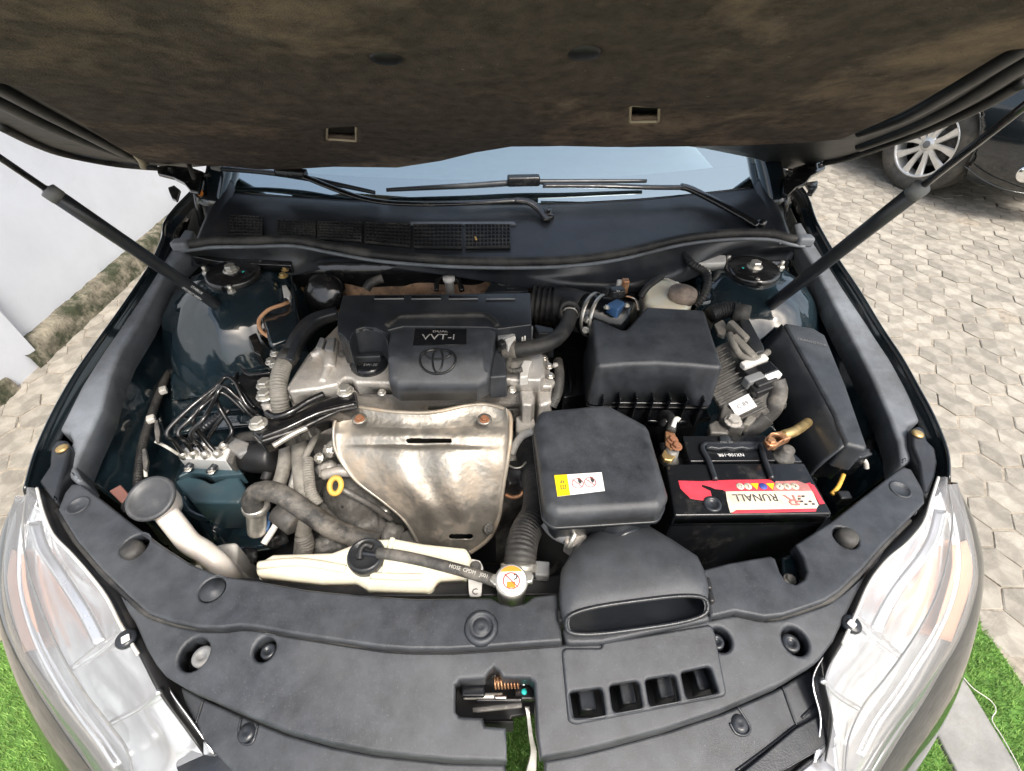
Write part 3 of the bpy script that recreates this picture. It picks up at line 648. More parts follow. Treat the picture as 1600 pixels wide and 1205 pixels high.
for x, y in ((948, 481), (979, 478)): bolt(P(x, y, .955), .0042, 'zinc', hs_)
for k in range(4): tube('sensor_wire', [P(978+k*2, 463, .965), P(990+k*1.5, 466+k, .967), P(995+k, 474+k, .96), P(996+k, 484, .945)], .0013, ['wire_orange', 'wire_white', 'wire_white', 'rubber'][k], hs_, seg=6)
# intake hose with bellows
ih = tube('intake_hose', [(832, 476, .885), (850, 478, .885), (868, 480, .885)], .040, 'rubber', car, seg=20, ribs=(.011, .006), n=8)
tube('hose_body', [P(866, 480, .885), P(886, 481, .888), P(905, 487, .895), P(914, 489, .898)], .042, 'rubber', ih, seg=22)
lathe('hose_port', P(889, 489, .915), [(.02, -.03), (.021, .012), (.017, .014), (.016, 0), (.001, 0)], 'rubber', ih, axis=Vector((.1, -.6, .9)))
br = tube('breather_hose', [(787, 548, .905), (815, 546, .912), (842, 541, .918), (868, 530, .92), (883, 513, .918), (890, 496, .915), (890, 486, .912)], .0145, 'rubber', car, seg=14)
lathe('spring_clamp', P(890, 492, .914), [(.0155, -.002), (.0165, -.002), (.0165, .002), (.0155, .002)], 'zinc', br, axis=P(890, 486, .912)-P(890, 496, .915), caps=(False, False))
for sg in (-1, 1): box('clamp_ear', P(890+sg*7, 486, .922), .003, .003, .014, 'zinc', br, bevel=.0006)
lathe('hose_end', P(787, 548, .905), [(.0155, -.001), (.0165, .002), (.0165, .022), (.015, .024)], 'hose_dusty', br, axis=P(815, 546, .912)-P(787, 548, .905))

# ------------------------------------------------------------------ engine
vc = slab('valve_cover', [(528, 506), (480, 556), (447, 605), (452, 612), (495, 607), (527, 600), (538, 590), (548, 590), (556, 597), (606, 598), (700, 600), (765, 590), (800, 594), (845, 594), (852, 585), (850, 556), (830, 520), (760, 500), (600, 490)], .878, .030, .010, 'aluminium', car, r=.006, k=4)
slab('cover_flange', [(444, 609), (449, 620), (495, 615), (535, 608), (545, 603), (606, 606), (700, 607), (766, 600), (800, 603), (862, 604), (868, 596), (862, 586), (852, 556), (840, 520), (530, 506), (480, 554)], .853, .012, .004, 'aluminium', vc, r=.004)
hd = slab('cylinder_head', [(450, 622), (540, 612), (700, 612), (862, 608), (858, 560), (840, 520), (530, 510), (485, 560)], .842, .22, .004, 'aluminium', vc, r=.004)
slab('head_ledge', [(540, 628), (700, 630), (850, 626), (862, 610), (545, 612)], .812, .02, .004, 'aluminium', vc, r=.006)
slab('head_ledge', [(548, 640), (660, 645), (800, 640), (836, 630), (548, 628)], .79, .03, .004, 'aluminium_dark', vc, r=.006)
for i in range(9): box('head_boss', P(560+i*28, 616, .825), .018+.008*(i % 2), .012, .016, 'aluminium', vc, bevel=.004)
for x, y in ((556, 598), (597, 614), (860, 588), (858, 573), (850, 560), (800, 610), (456, 612)): bolt(P(x, y, .858), .0055, 'zinc', vc)
tube('cover_rib', [(488, 556, .880), (505, 552, .884), (512, 573, .880), (504, 598, .874)], .008, 'aluminium', vc)
tube('cover_rib', [(520, 535, .884), (516, 562, .884), (515, 575, .880)], .011, 'aluminium', vc)
slab('coil_cover', [(500, 526), (508, 528), (502, 546), (492, 543)], .895, .02, .003, 'grey_plastic', vc, r=.003)
slab('coil_cover', [(512, 527), (524, 527), (521, 548), (506, 546)], .897, .02, .003, 'grey_plastic', vc, r=.003)
bolt(P(535, 553, .885), .0055, 'aluminium_dark', vc)
# cam sensor, plugs at the right end
slab('camshaft_sensor', [(812, 590), (825, 588), (828, 572), (832, 563), (818, 562), (812, 575)], .894, .02, .004, 'white_plastic', vc, r=.003)
tube('sensor_wire', [(796, 562, .90), (794, 576, .90), (803, 580, .90), (816, 577, .90)], .0055, 'hose_dusty', vc, ribs=(.004, .001))
slab('head_sensor_block', [(812, 608), (832, 606), (836, 622), (830, 634), (816, 632)], .85, .05, .004, 'aluminium', vc, r=.005)
slab('timing_case', [(838, 606), (866, 600), (862, 628), (842, 636)], .835, .12, .006, 'aluminium', vc, r=.008)
# oil cap
oc = lathe('oil_filler_cap', P(577, 567, .884), [(.033, -.02), (.033, .0), (.030, .006), (.020, .007), (.001, .007)], 'plastic_gloss', car, n=32)
for k in range(20): a = 2*math.pi*k/20; box('cap_knurl', P(577, 567, .880)+Vector((math.cos(a)*.0333, math.sin(a)*.0333, 0)), .003, .003, .010, 'plastic_smooth', oc, (0, 0, a), .0008)
text('5W-30', P(580, 575, .884)+Z*.0074, .009, X, Z, 'grey_plastic', oc)
box('cap_grip', P(575, 559, .896), .050, .013, .016, 'plastic_smooth', oc, (0, 0, .05), .004)
tube('cap_tether', circ(P(577, 570, .872), .036, 24), .002, 'plastic_gloss', oc, closed=True, seg=6, n=1)
# plastic engine cover
z1 = lambda x, y: .955-.10*max(0, .80-y)
ec = slab('engine_cover', [(536, 461), (700, 459), (829, 457), (831, 507), (778, 514), (764, 511), (630, 510), (606, 516), (606, 530), (600, 519), (588, 513), (570, 511), (556, 515), (549, 524), (546, 537), (534, 523), (527, 519), (527, 493)], z1, .075, .006, 'plastic_smooth', car, r=.003, grid=.03)
arc = PS([(546, 538), (548, 526), (555, 517), (570, 512.5), (588, 514), (599, 520), (605, 531)], .947)
patch('lit_filler_recess', [[p+Vector((0, -.002, 0)) for p in arc], [p+Vector((0, -.004, -.03)) for p in arc], [p+Vector((0, -.005, -.075)) for p in arc]], 'plastic', ec, nu=24, nv=8, thick=.001)  # lighter plastic than the cover, painting in the light on the arch wall
z2 = lambda x, y: .945-.9*max(0, .690-y)**1.15-.06*max(0, .75-y)
tg = slab('cover_tongue', [(614, 500), (770, 500), (776, 512), (765, 584), (762, 594), (746, 603), (620, 604), (607, 595), (605, 560), (606, 516)], z2, .034, .008, 'plastic', ec, r=.010, grid=.014, k=5)
tube('cover_ridge', [P(x, y, z1)+Z*.001 for x, y in ((604, 511), (616, 502), (626, 496), (660, 494.5), (700, 494), (750, 493.5), (762, 496), (772, 503), (778, 511))], .006, 'rubber', ec, seg=8, n=5)
for i in range(4):
    a = 585+i*58; slab('cover_slot', [(a, 462), (a+46, 461.5), (a+46, 467), (a, 467.5)], .9565, .002, .0005, 'plastic_gloss', ec)
    tube('slot_edge', [P(a, 467.5, .9575), P(a+46, 467, .9575)], .0015, 'grey_plastic', ec, seg=6, n=1)
slab('cover_wing', [(763, 520), (778, 516), (790, 560), (792, 588), (764, 590)], .905, .05, .004, 'plastic', ec, r=.004)
slab('cover_lip', [(776, 512), (831, 506), (833, 510), (790, 527), (778, 530)], .935, .03, .003, 'grey_plastic', ec)
plq = [P(x, y, z2)+Z*.0006 for x, y in ((649, 512.5), (729, 511.5), (729, 539.5), (645, 540.5))]
pq = slab('name_plate', plq, lambda x, y: z2(x, y)+.0012, .004, .0006, 'plastic_gloss', ec)
text('VVT-i', P(685, 528, z2)+Z*.0016, .020, X, Vector((0, -.06, 1)), 'rim_silver', pq, sx=1.25)
text('DUAL', P(688, 519, z2)+Z*.0016, .0065, X, Vector((0, -.06, 1)), 'rim_silver', pq, sx=1.6)
tube('plate_edge', [P(649, 512.5, z2)+Z*.0015, P(729, 511.5, z2)+Z*.0015], .0012, 'zinc', pq, seg=6, n=1)
ce = P(684, 563, z2)+Z*.0005
def ell(c, a, b, n=40): return [Vector((c.x+a*math.cos(2*math.pi*k/n), c.y+b*math.sin(2*math.pi*k/n), z2(c.x, c.y+b*math.sin(2*math.pi*k/n))+.0008)) for k in range(n)]
for nm, c, a, b, r in (('emblem_ring', ce, .030, .0205, .0022), ('emblem_ring', ce+Vector((0, .0098, 0)), .0215, .0088, .0018), ('emblem_ring', ce+Vector((0, .0005, 0)), .0085, .019, .0018)):
    tube(nm, ell(c, a, b), r, 'plastic_gloss', ec, seg=6, n=1, closed=True)
# exhaust heat shield
def hs_d(u, v, p):
    k = math.sin(math.pi*min(1, max(0, (v-.10)/.9)))
    b = .030*math.sin(math.pi*u)**.8*k+.006*k*math.cos(u*math.pi*6.0)*math.sin(math.pi*u)*(1 if v > .3 else v/.3)
    rim = .008*math.exp(-(min(u, 1-u)/.03)**2)+.010*math.exp(-(v/.05)**2)
    groove = -.008*math.exp(-((v-.20)/.03)**2)*math.sin(math.pi*u)
    return Vector((noise.noise(p*25)*.0015, -.35*b, b+rim+groove+noise.noise(p*18)*.003))
hl = [(527, 657, .83), (523, 680, .825), (528, 712, .80), (556, 753, .765), (598, 786, .73), (632, 815, .695), (650, 845, .66), (662, 868, .63)]
hr = [(792, 648, .83), (798, 680, .825), (794, 720, .80), (788, 755, .765), (783, 790, .73), (779, 815, .70), (765, 845, .665), (735, 868, .63)]
top = [(527, 657), (560, 641), (620, 650), (680, 650), (740, 639), (792, 648)]
rows = []
for (a, b) in zip(hl, hr):
    A, B = P(*a), P(*b); rows.append([A.lerp(B, t/5) for t in range(6)])
rows[0] = PS([(527, 657), (548, 642), (620, 650), (680, 650), (745, 638), (792, 648)], .835)
def hs_cut(u, v, p):
    x, y, _ = V(p+hs_d(u, v, p))
    return (max(abs(x-670)-32, 0)**2+(y-688.5)**2 < 12) or (max(abs(x-720)-15, 0)**2+(y-838)**2 < 16)
def shield_mat():
    m = mat('shield', (.36, .338, .300), .42, metal=.75, var=.30, vs_=10, bump=.35, bs=120, dirt=(.36, .25, .155), damt=.7, dscale=10, dlo=.49, dhi=.72, speck=((.16, .09, .045), 140, .63, .7), wave=.25, wvs=35)
shield_mat()
sh = patch('exhaust_heat_shield', rows, 'shield', car, nu=250, nv=350, thick=.0015, disp=hs_d, cut=hs_cut)
for x, y, m in ((562, 655, 'rust'), (757, 656, 'rust')): lathe('bolt_seat', P(x, y, .858), [(.013, 0), (.012, .003), (.007, .003)], 'shield', sh); bolt(P(x, y, .861), .006, m, sh)
rim = [rows[0][0]]+rows[0][1:]+[r[-1] for r in rows[1:]]
mat('rust_edge', (.40, .355, .29), .5, metal=.5, var=.3, vs_=14, dirt=(.42, .25, .12), damt=.7, dscale=8, dlo=.52, dhi=.70)
tube('rolled_edge', [p+Z*.010 for p in rim], .0038, 'rust_edge', sh, seg=8, n=6)
tube('rolled_edge', [r[0]+Z*.008 for r in rows], .0032, 'shield', sh, seg=8, n=6)
bolt(P(764, 826, .70), .007, 'aluminium_dark', sh, Vector((.5, -.6, .6)))
slab('exhaust_manifold', [(560, 690), (780, 690), (770, 800), (640, 800)], .70, .2, .02, 'cavity', sh)
slab('engine_block', [(430, 640), (860, 640), (850, 760), (780, 800), (470, 800)], .66, .22, .02, 'aluminium_dark', car, r=.02)
# ------------------------------------------------------------------ coolant reservoir
rp = [(398, 880), (425, 864), (518, 861), (570, 841), (617, 839), (660, 847), (728, 854), (736, 868), (734, 900), (684, 903), (672, 922), (574, 919), (554, 907), (500, 908), (398, 897)]
zz = lambda x, y: .812-.25*max(0, .42-y)
rv = slab('coolant_reservoir', rp, zz, .022, .009, 'cream', car, r=.010, k=5, grid=.02)
W = fillet(PS(rp, zz), .01); cW = sum(W, Vector())/len(W)
slab('tank_seam', [cW+(p-cW)*1.012 for p in W], lambda x, y: zz(x, y)-.021, .004, .001, 'cream', rv)
slab('coolant_level', [cW+(p-cW)*.985 for p in W], lambda x, y: zz(x, y)-.0255, .09, .001, 'amber', rv, draft=.004)
tube('moulding_rib', [P(405, 884, zz)+Z*.001, P(470, 880, zz)+Z*.003, P(540, 890, zz)+Z*.001], .006, 'cream', rv)
tube('moulding_rib', [P(614, 842, zz)+Z*.002, P(606, 870, zz)+Z*.003, P(600, 898, zz)+Z*.001], .004, 'cream', rv)
tube('moulding_rib', [P(580, 900, zz)+Z*.001, P(620, 903, zz)+Z*.003, P(660, 902, zz)+Z*.001], .005, 'cream', rv)
cp_ = lathe('reservoir_cap', P(572, 868, .812), [(.026, -.014), (.027, 0), (.025, .005), (.022, .006), (.021, .003), (.001, .003)], 'plastic_smooth', rv, n=28)
slab('cap_tab', [(541, 864), (556, 851), (566, 856), (560, 874), (548, 876)], .812, .01, .003, 'plastic_smooth', rv, r=.006)
tube('cap_pipe', [(562, 874, .822), (564, 858, .826), (572, 851, .826), (582, 855, .824)], .005, 'plastic_dark', rv)
box('cap_grip', P(575, 866, .823), .030, .006, .008, 'plastic_smooth', rv, (0, 0, -.15))
of = tube('overflow_hose', [(590, 864, .824), (620, 868, .826), (660, 876, .826), (700, 886, .83), (740, 897, .836), (772, 907, .842)], .0078, 'hose_dusty', rv, seg=12)
a, b = P(705, 885, .838), P(765, 902, .849)
for i, s in enumerate(('HOSE', 'CPDM', 'J001')): text(s, a.lerp(b, .1+i*.38)+Z*.0005, .007, (b-a), Vector((0, -.3, 1)), 'wire_white', rv)
br_ = slab('reservoir_bracket', [(733, 872), (750, 876), (755, 886), (752, 932), (733, 932), (731, 900)], .795, .004, .001, 'white_plastic', rv, r=.005)
bolt(P(743, 886, .797), .006, 'aluminium_dark', rv); text('C', P(742, 925, .7965), .012, X, Z, 'ink', rv)
# ------------------------------------------------------------------ radiator filler, upper hose
rc = lathe('radiator_cap', P(799, 906, .850), [(.019, -.05), (.019, -.012), (.0212, -.010), (.022, -.002), (.0212, .001), (.001, .001)], 'zinc', car, n=32)
slab('cap_ear', [(764, 906), (770, 897), (785, 895), (785, 914), (772, 914)], .850, .008, .002, 'zinc', rc, r=.003); slab('cap_ear', [(815, 893), (830, 892), (834, 899), (832, 909), (815, 912)], .850, .008, .002, 'zinc', rc, r=.003)
ct = P(799, 905, .8515)
lathe('cap_sticker', ct, [(.0190, -.0004), (.0188, .0004), (.001, .0005)], 'white', rc, n=32)
ar = [ct+Vector((.0175*math.cos(t), .0175*math.sin(t), 0)) for t in [R(35)+i*R(110)/12 for i in range(13)]]
slab('sticker_band', ar, .8523, .0004, 0, 'orange', rc)
tube('prohibition_ring', circ(ct+Vector((0, -.0025, .0008)), .0105, 28), .0007, 'ink_red', rc, seg=4, n=1, closed=True)
tube('prohibition_bar', [ct+Vector((-.0084, .006, .0008)), ct+Vector((.0084, -.0105, .0008))], .0007, 'ink_red', rc, seg=4, n=1)
slab('pictogram', [ct+Vector(v) for v in ((-.006, -.0035, 0), (.005, -.0035, 0), (.005, -.0115, 0), (-.006, -.0115, 0))], .8522, .0003, 0, 'orange', rc)
tube('pictogram', [ct+Vector((.003, -.001, .0008)), ct+Vector((.0065, .001, .0008)), ct+Vector((.007, .0055, .0008)), ct+Vector((.003, .005, .0008))], .0009, 'ink', rc, seg=4)
rh = tube('radiator_hose', [(812, 905, .79), (813, 868, .80), (820, 835, .795), (838, 800, .785), (838, 760, .775), (826, 710, .765), (824, 672, .77)], .024, 'rubber', car, seg=18, ribs=(.006, .0012))
tube('hose_branch', [(790, 735, .75), (810, 737, .76), (832, 735, .765)], .019, 'rubber', rh)
lathe('hose_clamp', P(811, 893, .795), [(.025, 0), (.0265, .001), (.0265, .01), (.025, .011)], 'zinc', rh, axis=Vector((0, .5, .3)))
box('fan_connector', P(842, 892, .79), .03, .022, .02, 'grey_plastic', car, (0, 0, -.1)); tube('fan_wire', [(848, 895, .79), (862, 893, .785), (874, 880, .77)], .004, 'rubber', car)
# small engine fittings right of the shield
hb = slab('hose_flange', [(806, 650), (832, 640), (838, 668), (818, 680), (806, 672)], .80, .04, .005, 'aluminium', car, r=.006)
bolt(P(822, 654, .803), .006, 'rust', hb); tube('stay_rod', [(822, 655, .805), (821, 634, .82), (820, 620, .83)], .0045, 'zinc', hb)
tube('pale_pipe', [(800, 708, .77), (806, 694, .785), (817, 680, .80), (834, 673, .812)], .0075, 'white_plastic', car)
tube('wire_loop', [(793, 726, .78), (803, 731, .785), (814, 730, .787), (822, 722, .79)], .0018, 'zinc', car)
for x, y, s in ((812, 712, .02), (806, 700, .018), (800, 725, .022), (797, 750, .02), (816, 755, .018), (806, 666, .014)): box('fitting', P(x, y, .755), s, s*1.3, s, random.choice(['aluminium_dark', 'plastic_dark', 'aluminium']), car, (.2, .3, .4), .004)
tube('copper_pipe', [(790, 773, .74), (800, 777, .74), (812, 775, .745), (818, 768, .75)], .004, 'copper', car)
bc = tube('braided_hose', [(872, 565, .84), (874, 585, .85), (872, 612, .84), (862, 635, .82)], .0095, 'hose_dusty', car, ribs=(.004, .0008))
box('white_clip', P(868, 571, .855), .01, .01, .008, 'white_plastic', bc)
tube('resonator_pipe', [(858, 812, .82), (872, 828, .815), (895, 838, .81)], .016, 'grey_plastic', car); 
fo = slab('foil_wrap', [(888, 826), (915, 822), (920, 846), (895, 855), (882, 846)], .823, .03, .006, 'aluminium', car, r=.004); lathe('hose_clamp', P(890, 838, .815), [(.018, 0), (.0195, .001), (.0195, .006), (.018, .007)], 'zinc', fo, axis=P(895, 838, .81)-P(872, 828, .815))
# plug behind the cover: connector at the intake
cn = slab('coil_connector', [(788, 532), (800, 520), (806, 526), (794, 541)], .93, .02, .003, 'white_plastic', car, r=.002)
box('connector_boot', P(784, 538, .928), .012, .014, .014, 'plastic_dark', cn, (0, 0, .7))
for x in (816, 820): tube('coil_wire', [(x, 508, .93), (x, 520, .93), (x, 534, .915)], .002, 'wire_white', cn)
slab('throttle_body', [(832, 505), (866, 512), (868, 522), (840, 520)], .90, .06, .004, 'plastic_smooth', car, r=.004)
slab('inlet_shade_plate', [(790, 520), (860, 520), (860, 545), (800, 545)], .87, .04, .004, 'plastic_dark', car)  # dark plate added to paint the shade below the intake

# ------------------------------------------------------------------ suspension towers
def tower(sg, cx, cy, marks):
    c = P(cx, cy, .925); rings = []
    for r, h, dy in ((.070, -.006, 0), (.078, -.010, 0), (.098, -.022, -.006), (.118, -.05, -.014), (.140, -.10, -.02), (.165, -.20, -.03), (.18, -.40, -.03)):
        ring = []
        for k in range(48):
            a = 2*math.pi*k/48; q = Vector((math.cos(a), math.sin(a), 0))
            s = 1+.16*max(0, sg*q.x)+.10*max(0, -q.y)
            ring.append(c+Vector((q.x*r*s, q.y*r*s+dy, h))+Vector((noise.noise(Vector((q.x*3, q.y*3, h*12+sg)))*.018*(1 if h < -.015 else 0), noise.noise(Vector((q.y*3, q.x*3, h*12+5)))*.020*(1 if h < -.015 else 0), noise.noise(Vector((q.x*4, q.y*4, h*9)))*.004)))
        rings.append(ring)
    t = loft('suspension_tower', rings, 'paint_bay', car, caps=(True, False))
    lathe('strut_mount', c-Z*.008, [(.056, 0), (.056, .012), (.052, .017), (.046, .016), (.030, .019), (.002, .02)], 'metal_black', t, n=36)
    bolt(c+Z*.011, .0115, 'zinc', t, name='strut_nut')
    for x, y in marks: bolt(P(x, y, .914), .0085, 'zinc', t, name='stud_nut'); lathe('stud', P(x, y, .914), [(.0045, 0), (.0045, .020), (.003, .021)], 'zinc', t, n=10)
    lathe('paint_mark', c+Vector((-sg*.024, -.004, .0105)), [(.005, 0), (.005, .0006), (.001, .0007)], 'cyan', t, n=12)
    return t
tL = tower(-1, 365, 430, ((324, 430), (412, 421), (364, 460)))
tR = tower(1, 1176, 424, ((1135, 412), (1218, 421), (1179, 449)))
for par, l in ((tL, ((447, 421), (443, 432))), (tR, ((1100, 415), (1104, 426)))):
    for x, y in l: bolt(P(x, y, .92), .007, 'brass' if par == tL else 'zinc', par)
# gussets from each tower to the firewall and the shelf over the rails
for sg, a in ((-1, [(385, 395), (452, 405), (462, 470), (470, 520), (420, 540), (400, 470)]), (1, [(1080, 400), (1150, 398), (1130, 440), (1115, 470), (1090, 475), (1085, 440)])):
    slab('tower_gusset', a, .895, .25, .012, 'paint_bay', car, r=.01)
for sg, pts in ((-1, [(270, 590), (400, 575), (410, 640), (380, 760), (330, 850), (240, 720), (250, 650)]), (1, [(1160, 520), (1210, 500), (1330, 700), (1330, 790), (1230, 720), (1190, 640)])):
    slab('frame_rail', pts, .64, .15, .02, 'paint_bay', car, r=.02, grid=.05)
for y0 in (575, 600, 625): tube('panel_swage', [(278, y0+8, .70), (330, y0, .712), (400, y0-6, .70)], .016, 'paint_bay', tL, flat=.6)
# panels behind the towers, under the cowl seal
for pts in ([(290, 385), (460, 392), (455, 414), (400, 412), (340, 408), (300, 400)], [(1080, 398), (1135, 398), (1135, 410), (1090, 412)]):
    slab('cowl_plate', pts, .935, .02, .004, 'metal_black' if pts[0][0] < 500 else 'white_plastic', car, r=.004)
# engine mount, earth strap
em = lathe('engine_mount', P(431, 505, .865), [(.042, -.12), (.042, -.012), (.038, -.002), (.024, .002), (.002, .002)], 'metal_black', car, n=28)
bolt(P(431, 499, .868), .010, 'copper', em); lathe('mount_ring', P(431, 506, .858), [(.043, -.004), (.0435, 0), (.043, .003)], 'brass', em, n=28)
es = tube('earth_strap', [(450, 473, .90), (442, 476, .905), (420, 484, .905), (405, 500, .895), (408, 517, .885), (424, 530, .88), (431, 542, .875), (432, 552, .87)], .0038, 'wire_orange', car)
slab('strap_plug', [(440, 446), (447, 445), (454, 458), (452, 467), (443, 464)], .905, .012, .003, 'white_plastic', es, r=.002); tube('strap_tip', [(448, 464, .90), (447, 473, .90)], .0045, 'plastic_dark', es)
for x, y in ((431, 553), (424, 566), (430, 570)): bolt(P(x, y, .868), .0075, 'zinc', es)
slab('tower_bracket', [(388, 525), (400, 519), (410, 545), (408, 557), (396, 550)], .87, .03, .004, 'metal_black', tL, r=.003)
# black conduit from the firewall over the engine end
cd_ = patch('harness_channel', [[(442, 560, .895), (446, 540, .90), (462, 512, .905), (485, 492, .91), (525, 480, .91)], [(455, 564, .90), (462, 540, .905), (477, 518, .91), (495, 500, .912), (528, 490, .912)], [(462, 566, .87), (472, 545, .87), (487, 525, .87), (505, 508, .88), (530, 498, .88)]], 'plastic_smooth', car, nu=24, nv=10, thick=.004)
hn = tube('corrugated_conduit', [(447, 563, .885), (440, 578, .885), (435, 600, .88), (436, 622, .865), (440, 645, .84)], .0155, 'conduit', car, ribs=(.005, .0014), seg=14)
lathe('tape_wrap', P(449, 560, .888), [(.017, -.012), (.018, 0), (.017, .012)], 'hose_dusty', hn, axis=Vector((.3, .8, .2)))
for x, y in ((415, 602), (415, 619)): bolt(P(x, y, .86), .011, 'zinc', hn)
tube('conduit_elbow', [(418, 628, .84), (426, 645, .82)], .012, 'aluminium', hn)
for k in range(9):       # spot-weld dimples and hole plugs along the aprons
    for x, y, z in ((300-k*17+random.uniform(-4, 4), 470+k*30, .80-.012*k), (1330+k*6, 520+k*24, .79)):
        if random.random() < .8: lathe('hole_plug', P(x, y, z), [(.006, -.002), (.006, .001), (.004, .002), (.001, .0015)], random.choice(['plastic_dark', 'zinc', 'metal_black']), car, axis=Vector((.8 if x < 800 else -.8, -.2, .5)), n=12)
for pts in ([(160, 720, .74), (200, 640, .76), (232, 570, .78), (262, 500, .80)], [(185, 700, .70), (222, 620, .72), (250, 560, .74)], [(1395, 700, .76), (1372, 620, .78), (1340, 540, .80)], [(300, 470, .86), (318, 450, .885), (340, 442, .90)], [(300, 520, .84), (290, 560, .80), (300, 590, .76)], [(330, 500, .86), (350, 520, .845), (345, 545, .83), (310, 550, .82)]):
    tube('panel_seam', pts, .0035, 'paint_bay', car, seg=6)
tube('apron_harness', [(215, 760, .74), (222, 700, .75), (240, 640, .755), (262, 580, .76), (275, 540, .77)], .008, 'rubber', car, ribs=(.006, .001))
tube('apron_harness', [(1240, 735, .76), (1275, 740, .76), (1310, 735, .765), (1345, 720, .77), (1362, 690, .78)], .007, 'rubber', car)
for x, y in ((255, 610), (236, 655)): box('harness_clip', P(x, y, .765), .014, .016, .012, 'white_plastic', car, (0, 0, .5), .003)
slab('wing_bracket', [(262, 540), (285, 528), (298, 548), (290, 572), (268, 566)], .79, .012, .003, 'metal_black', car, r=.004); bolt(P(276, 552, .792), .006, 'zinc', car)
for y0, z0 in ((578, .79), (606, .755), (634, .72)):
    a = PS([(268, y0+10, z0), (300, y0+4, z0+.004), (345, y0-1, z0+.004), (398, y0-6, z0)], 0)
    patch('wing_shelf', [[p+Vector((0, .012, .004)) for p in a], a, [p+Vector((0, -.012, -.010)) for p in a], [p+Vector((0, -.030, -.034)) for p in a], [p+Vector((0, -.038, -.036)) for p in a]], 'paint_bay', car, nu=18, nv=16, thick=.002)
# ------------------------------------------------------------------ torque bracket
tb = slab('mount_bracket', [(389, 657), (402, 650), (428, 652), (460, 645), (500, 626), (545, 607), (556, 612), (560, 636), (530, 641), (500, 655), (465, 672), (408, 690), (395, 678)], .862, .03, .006, 'metal_black', car, r=.005)
tube('bracket_flange', [(417, 645, .870), (430, 651, .872), (452, 645, .874), (480, 628, .876), (506, 616, .876)], .006, 'metal_black', tb); tube('bracket_flange', [(427, 697, .855), (455, 680, .857), (480, 668, .860)], .005, 'zinc', tb)
tube('bracket_flange', [(408, 684, .863), (450, 668, .866), (500, 645, .868), (557, 631, .868)], .005, 'metal_black', tb)
for x, y in ((404, 663), (540, 612)): bolt(P(x, y, .863), .0105, 'zinc', tb)
# second bracket with a stamped edge
sb2 = slab('support_bracket', [(366, 586), (377, 578), (392, 588), (424, 584), (428, 606), (410, 640), (398, 634), (372, 600)], .80, .01, .003, 'metal_black', car, r=.003)
tube('bracket_flange', [(363, 602, .80), (371, 582, .805), (378, 577, .808), (390, 586, .806), (424, 582, .806)], .004, 'metal_black', sb2); tube('bracket_flange', [(372, 600, .802), (386, 622, .80), (398, 637, .798)], .004, 'metal_black', sb2)
# ------------------------------------------------------------------ brake hydraulic unit
ab_ = slab('brake_valve_block', [(279, 716), (289, 699), (362, 697), (352, 720)], .755, .045, .002, 'silver_box', car, r=.002)
slab('valve_block_plate', [(353, 720), (363, 697), (370, 700), (362, 724)], .752, .05, .003, 'aluminium_dark', ab_)
hc = slab('hydraulic_controller', [(272, 752), (290, 742), (316, 748), (330, 755), (370, 740), (388, 768), (372, 786), (300, 785)], .715, .09, .006, 'teal_plastic', car, r=.006)
slab('controller_rim', [(274, 748), (296, 726), (366, 724), (380, 740), (368, 742), (330, 745), (318, 740), (296, 738)], .725, .03, .004, 'teal_plastic', hc, r=.003)
for x, y in ((296, 728), (332, 732)): tube('controller_strap', [(x-6, y+6, .733), (x, y, .738), (x+8, y-10, .738)], .006, 'plastic_smooth', hc); bolt(P(x-2, y+5, .735), .005, 'zinc', hc)
lathe('pump_motor', P(402, 715, .73), [(.028, -.03), (.030, 0), (.030, .045), (.024, .050), (.001, .050)], 'plastic_dark', ab_, axis=Vector((.9, -.2, .25)), n=28)
slab('relay_box', [(345, 690), (362, 680), (388, 690), (388, 705), (372, 712)], .76, .05, .006, 'grey_plastic', ab_, r=.006)
tube('motor_cable', [(372, 685, .75), (400, 682, .765), (418, 695, .76), (424, 720, .74), (415, 750, .72)], .010, 'rubber', ab_)
LN = [[(287, 712, .757), (273, 690, .80), (262, 682, .815), (266, 668, .825), (300, 635, .84), (338, 604, .85), (352, 590, .855), (366, 596, .85), (385, 632, .82), (402, 645, .80)],
      [(304, 711, .757), (290, 690, .79), (281, 683, .81), (280, 672, .82), (300, 652, .83), (333, 612, .845), (350, 604, .85), (372, 622, .83), (408, 652, .79)],
      [(322, 712, .757), (309, 694, .78), (300, 688, .80), (299, 675, .815), (318, 655, .83), (336, 624, .84), (344, 608, .848), (356, 606, .845), (384, 640, .81), (405, 660, .78)],
      [(341, 711, .757), (322, 690, .78), (306, 668, .81), (302, 655, .825), (316, 636, .835), (338, 618, .84), (352, 616, .838), (385, 645, .80)],
      [(348, 698, .76), (360, 680, .78), (361, 668, .79), (345, 640, .82), (335, 615, .838), (344, 604, .848), (360, 612, .84), (396, 642, .80)],
      [(318, 698, .76), (330, 676, .78), (345, 655, .80), (358, 640, .81)]]
for l in LN:
    tube('brake_line', l, .0042, 'metal_black', ab_, seg=8, n=8)
    q = P(*l[0]); lathe('line_nut', q, [(.0075, -.004), (.0075, .006), (.005, .010), (.001, .011)], 'zinc', ab_, axis=P(*l[1])-q, n=8)
tube('line_conduit', [(290, 700, .745), (312, 675, .775), (336, 655, .79), (356, 640, .795)], .0095, 'plastic_smooth', ab_, ribs=(.006, .0016))
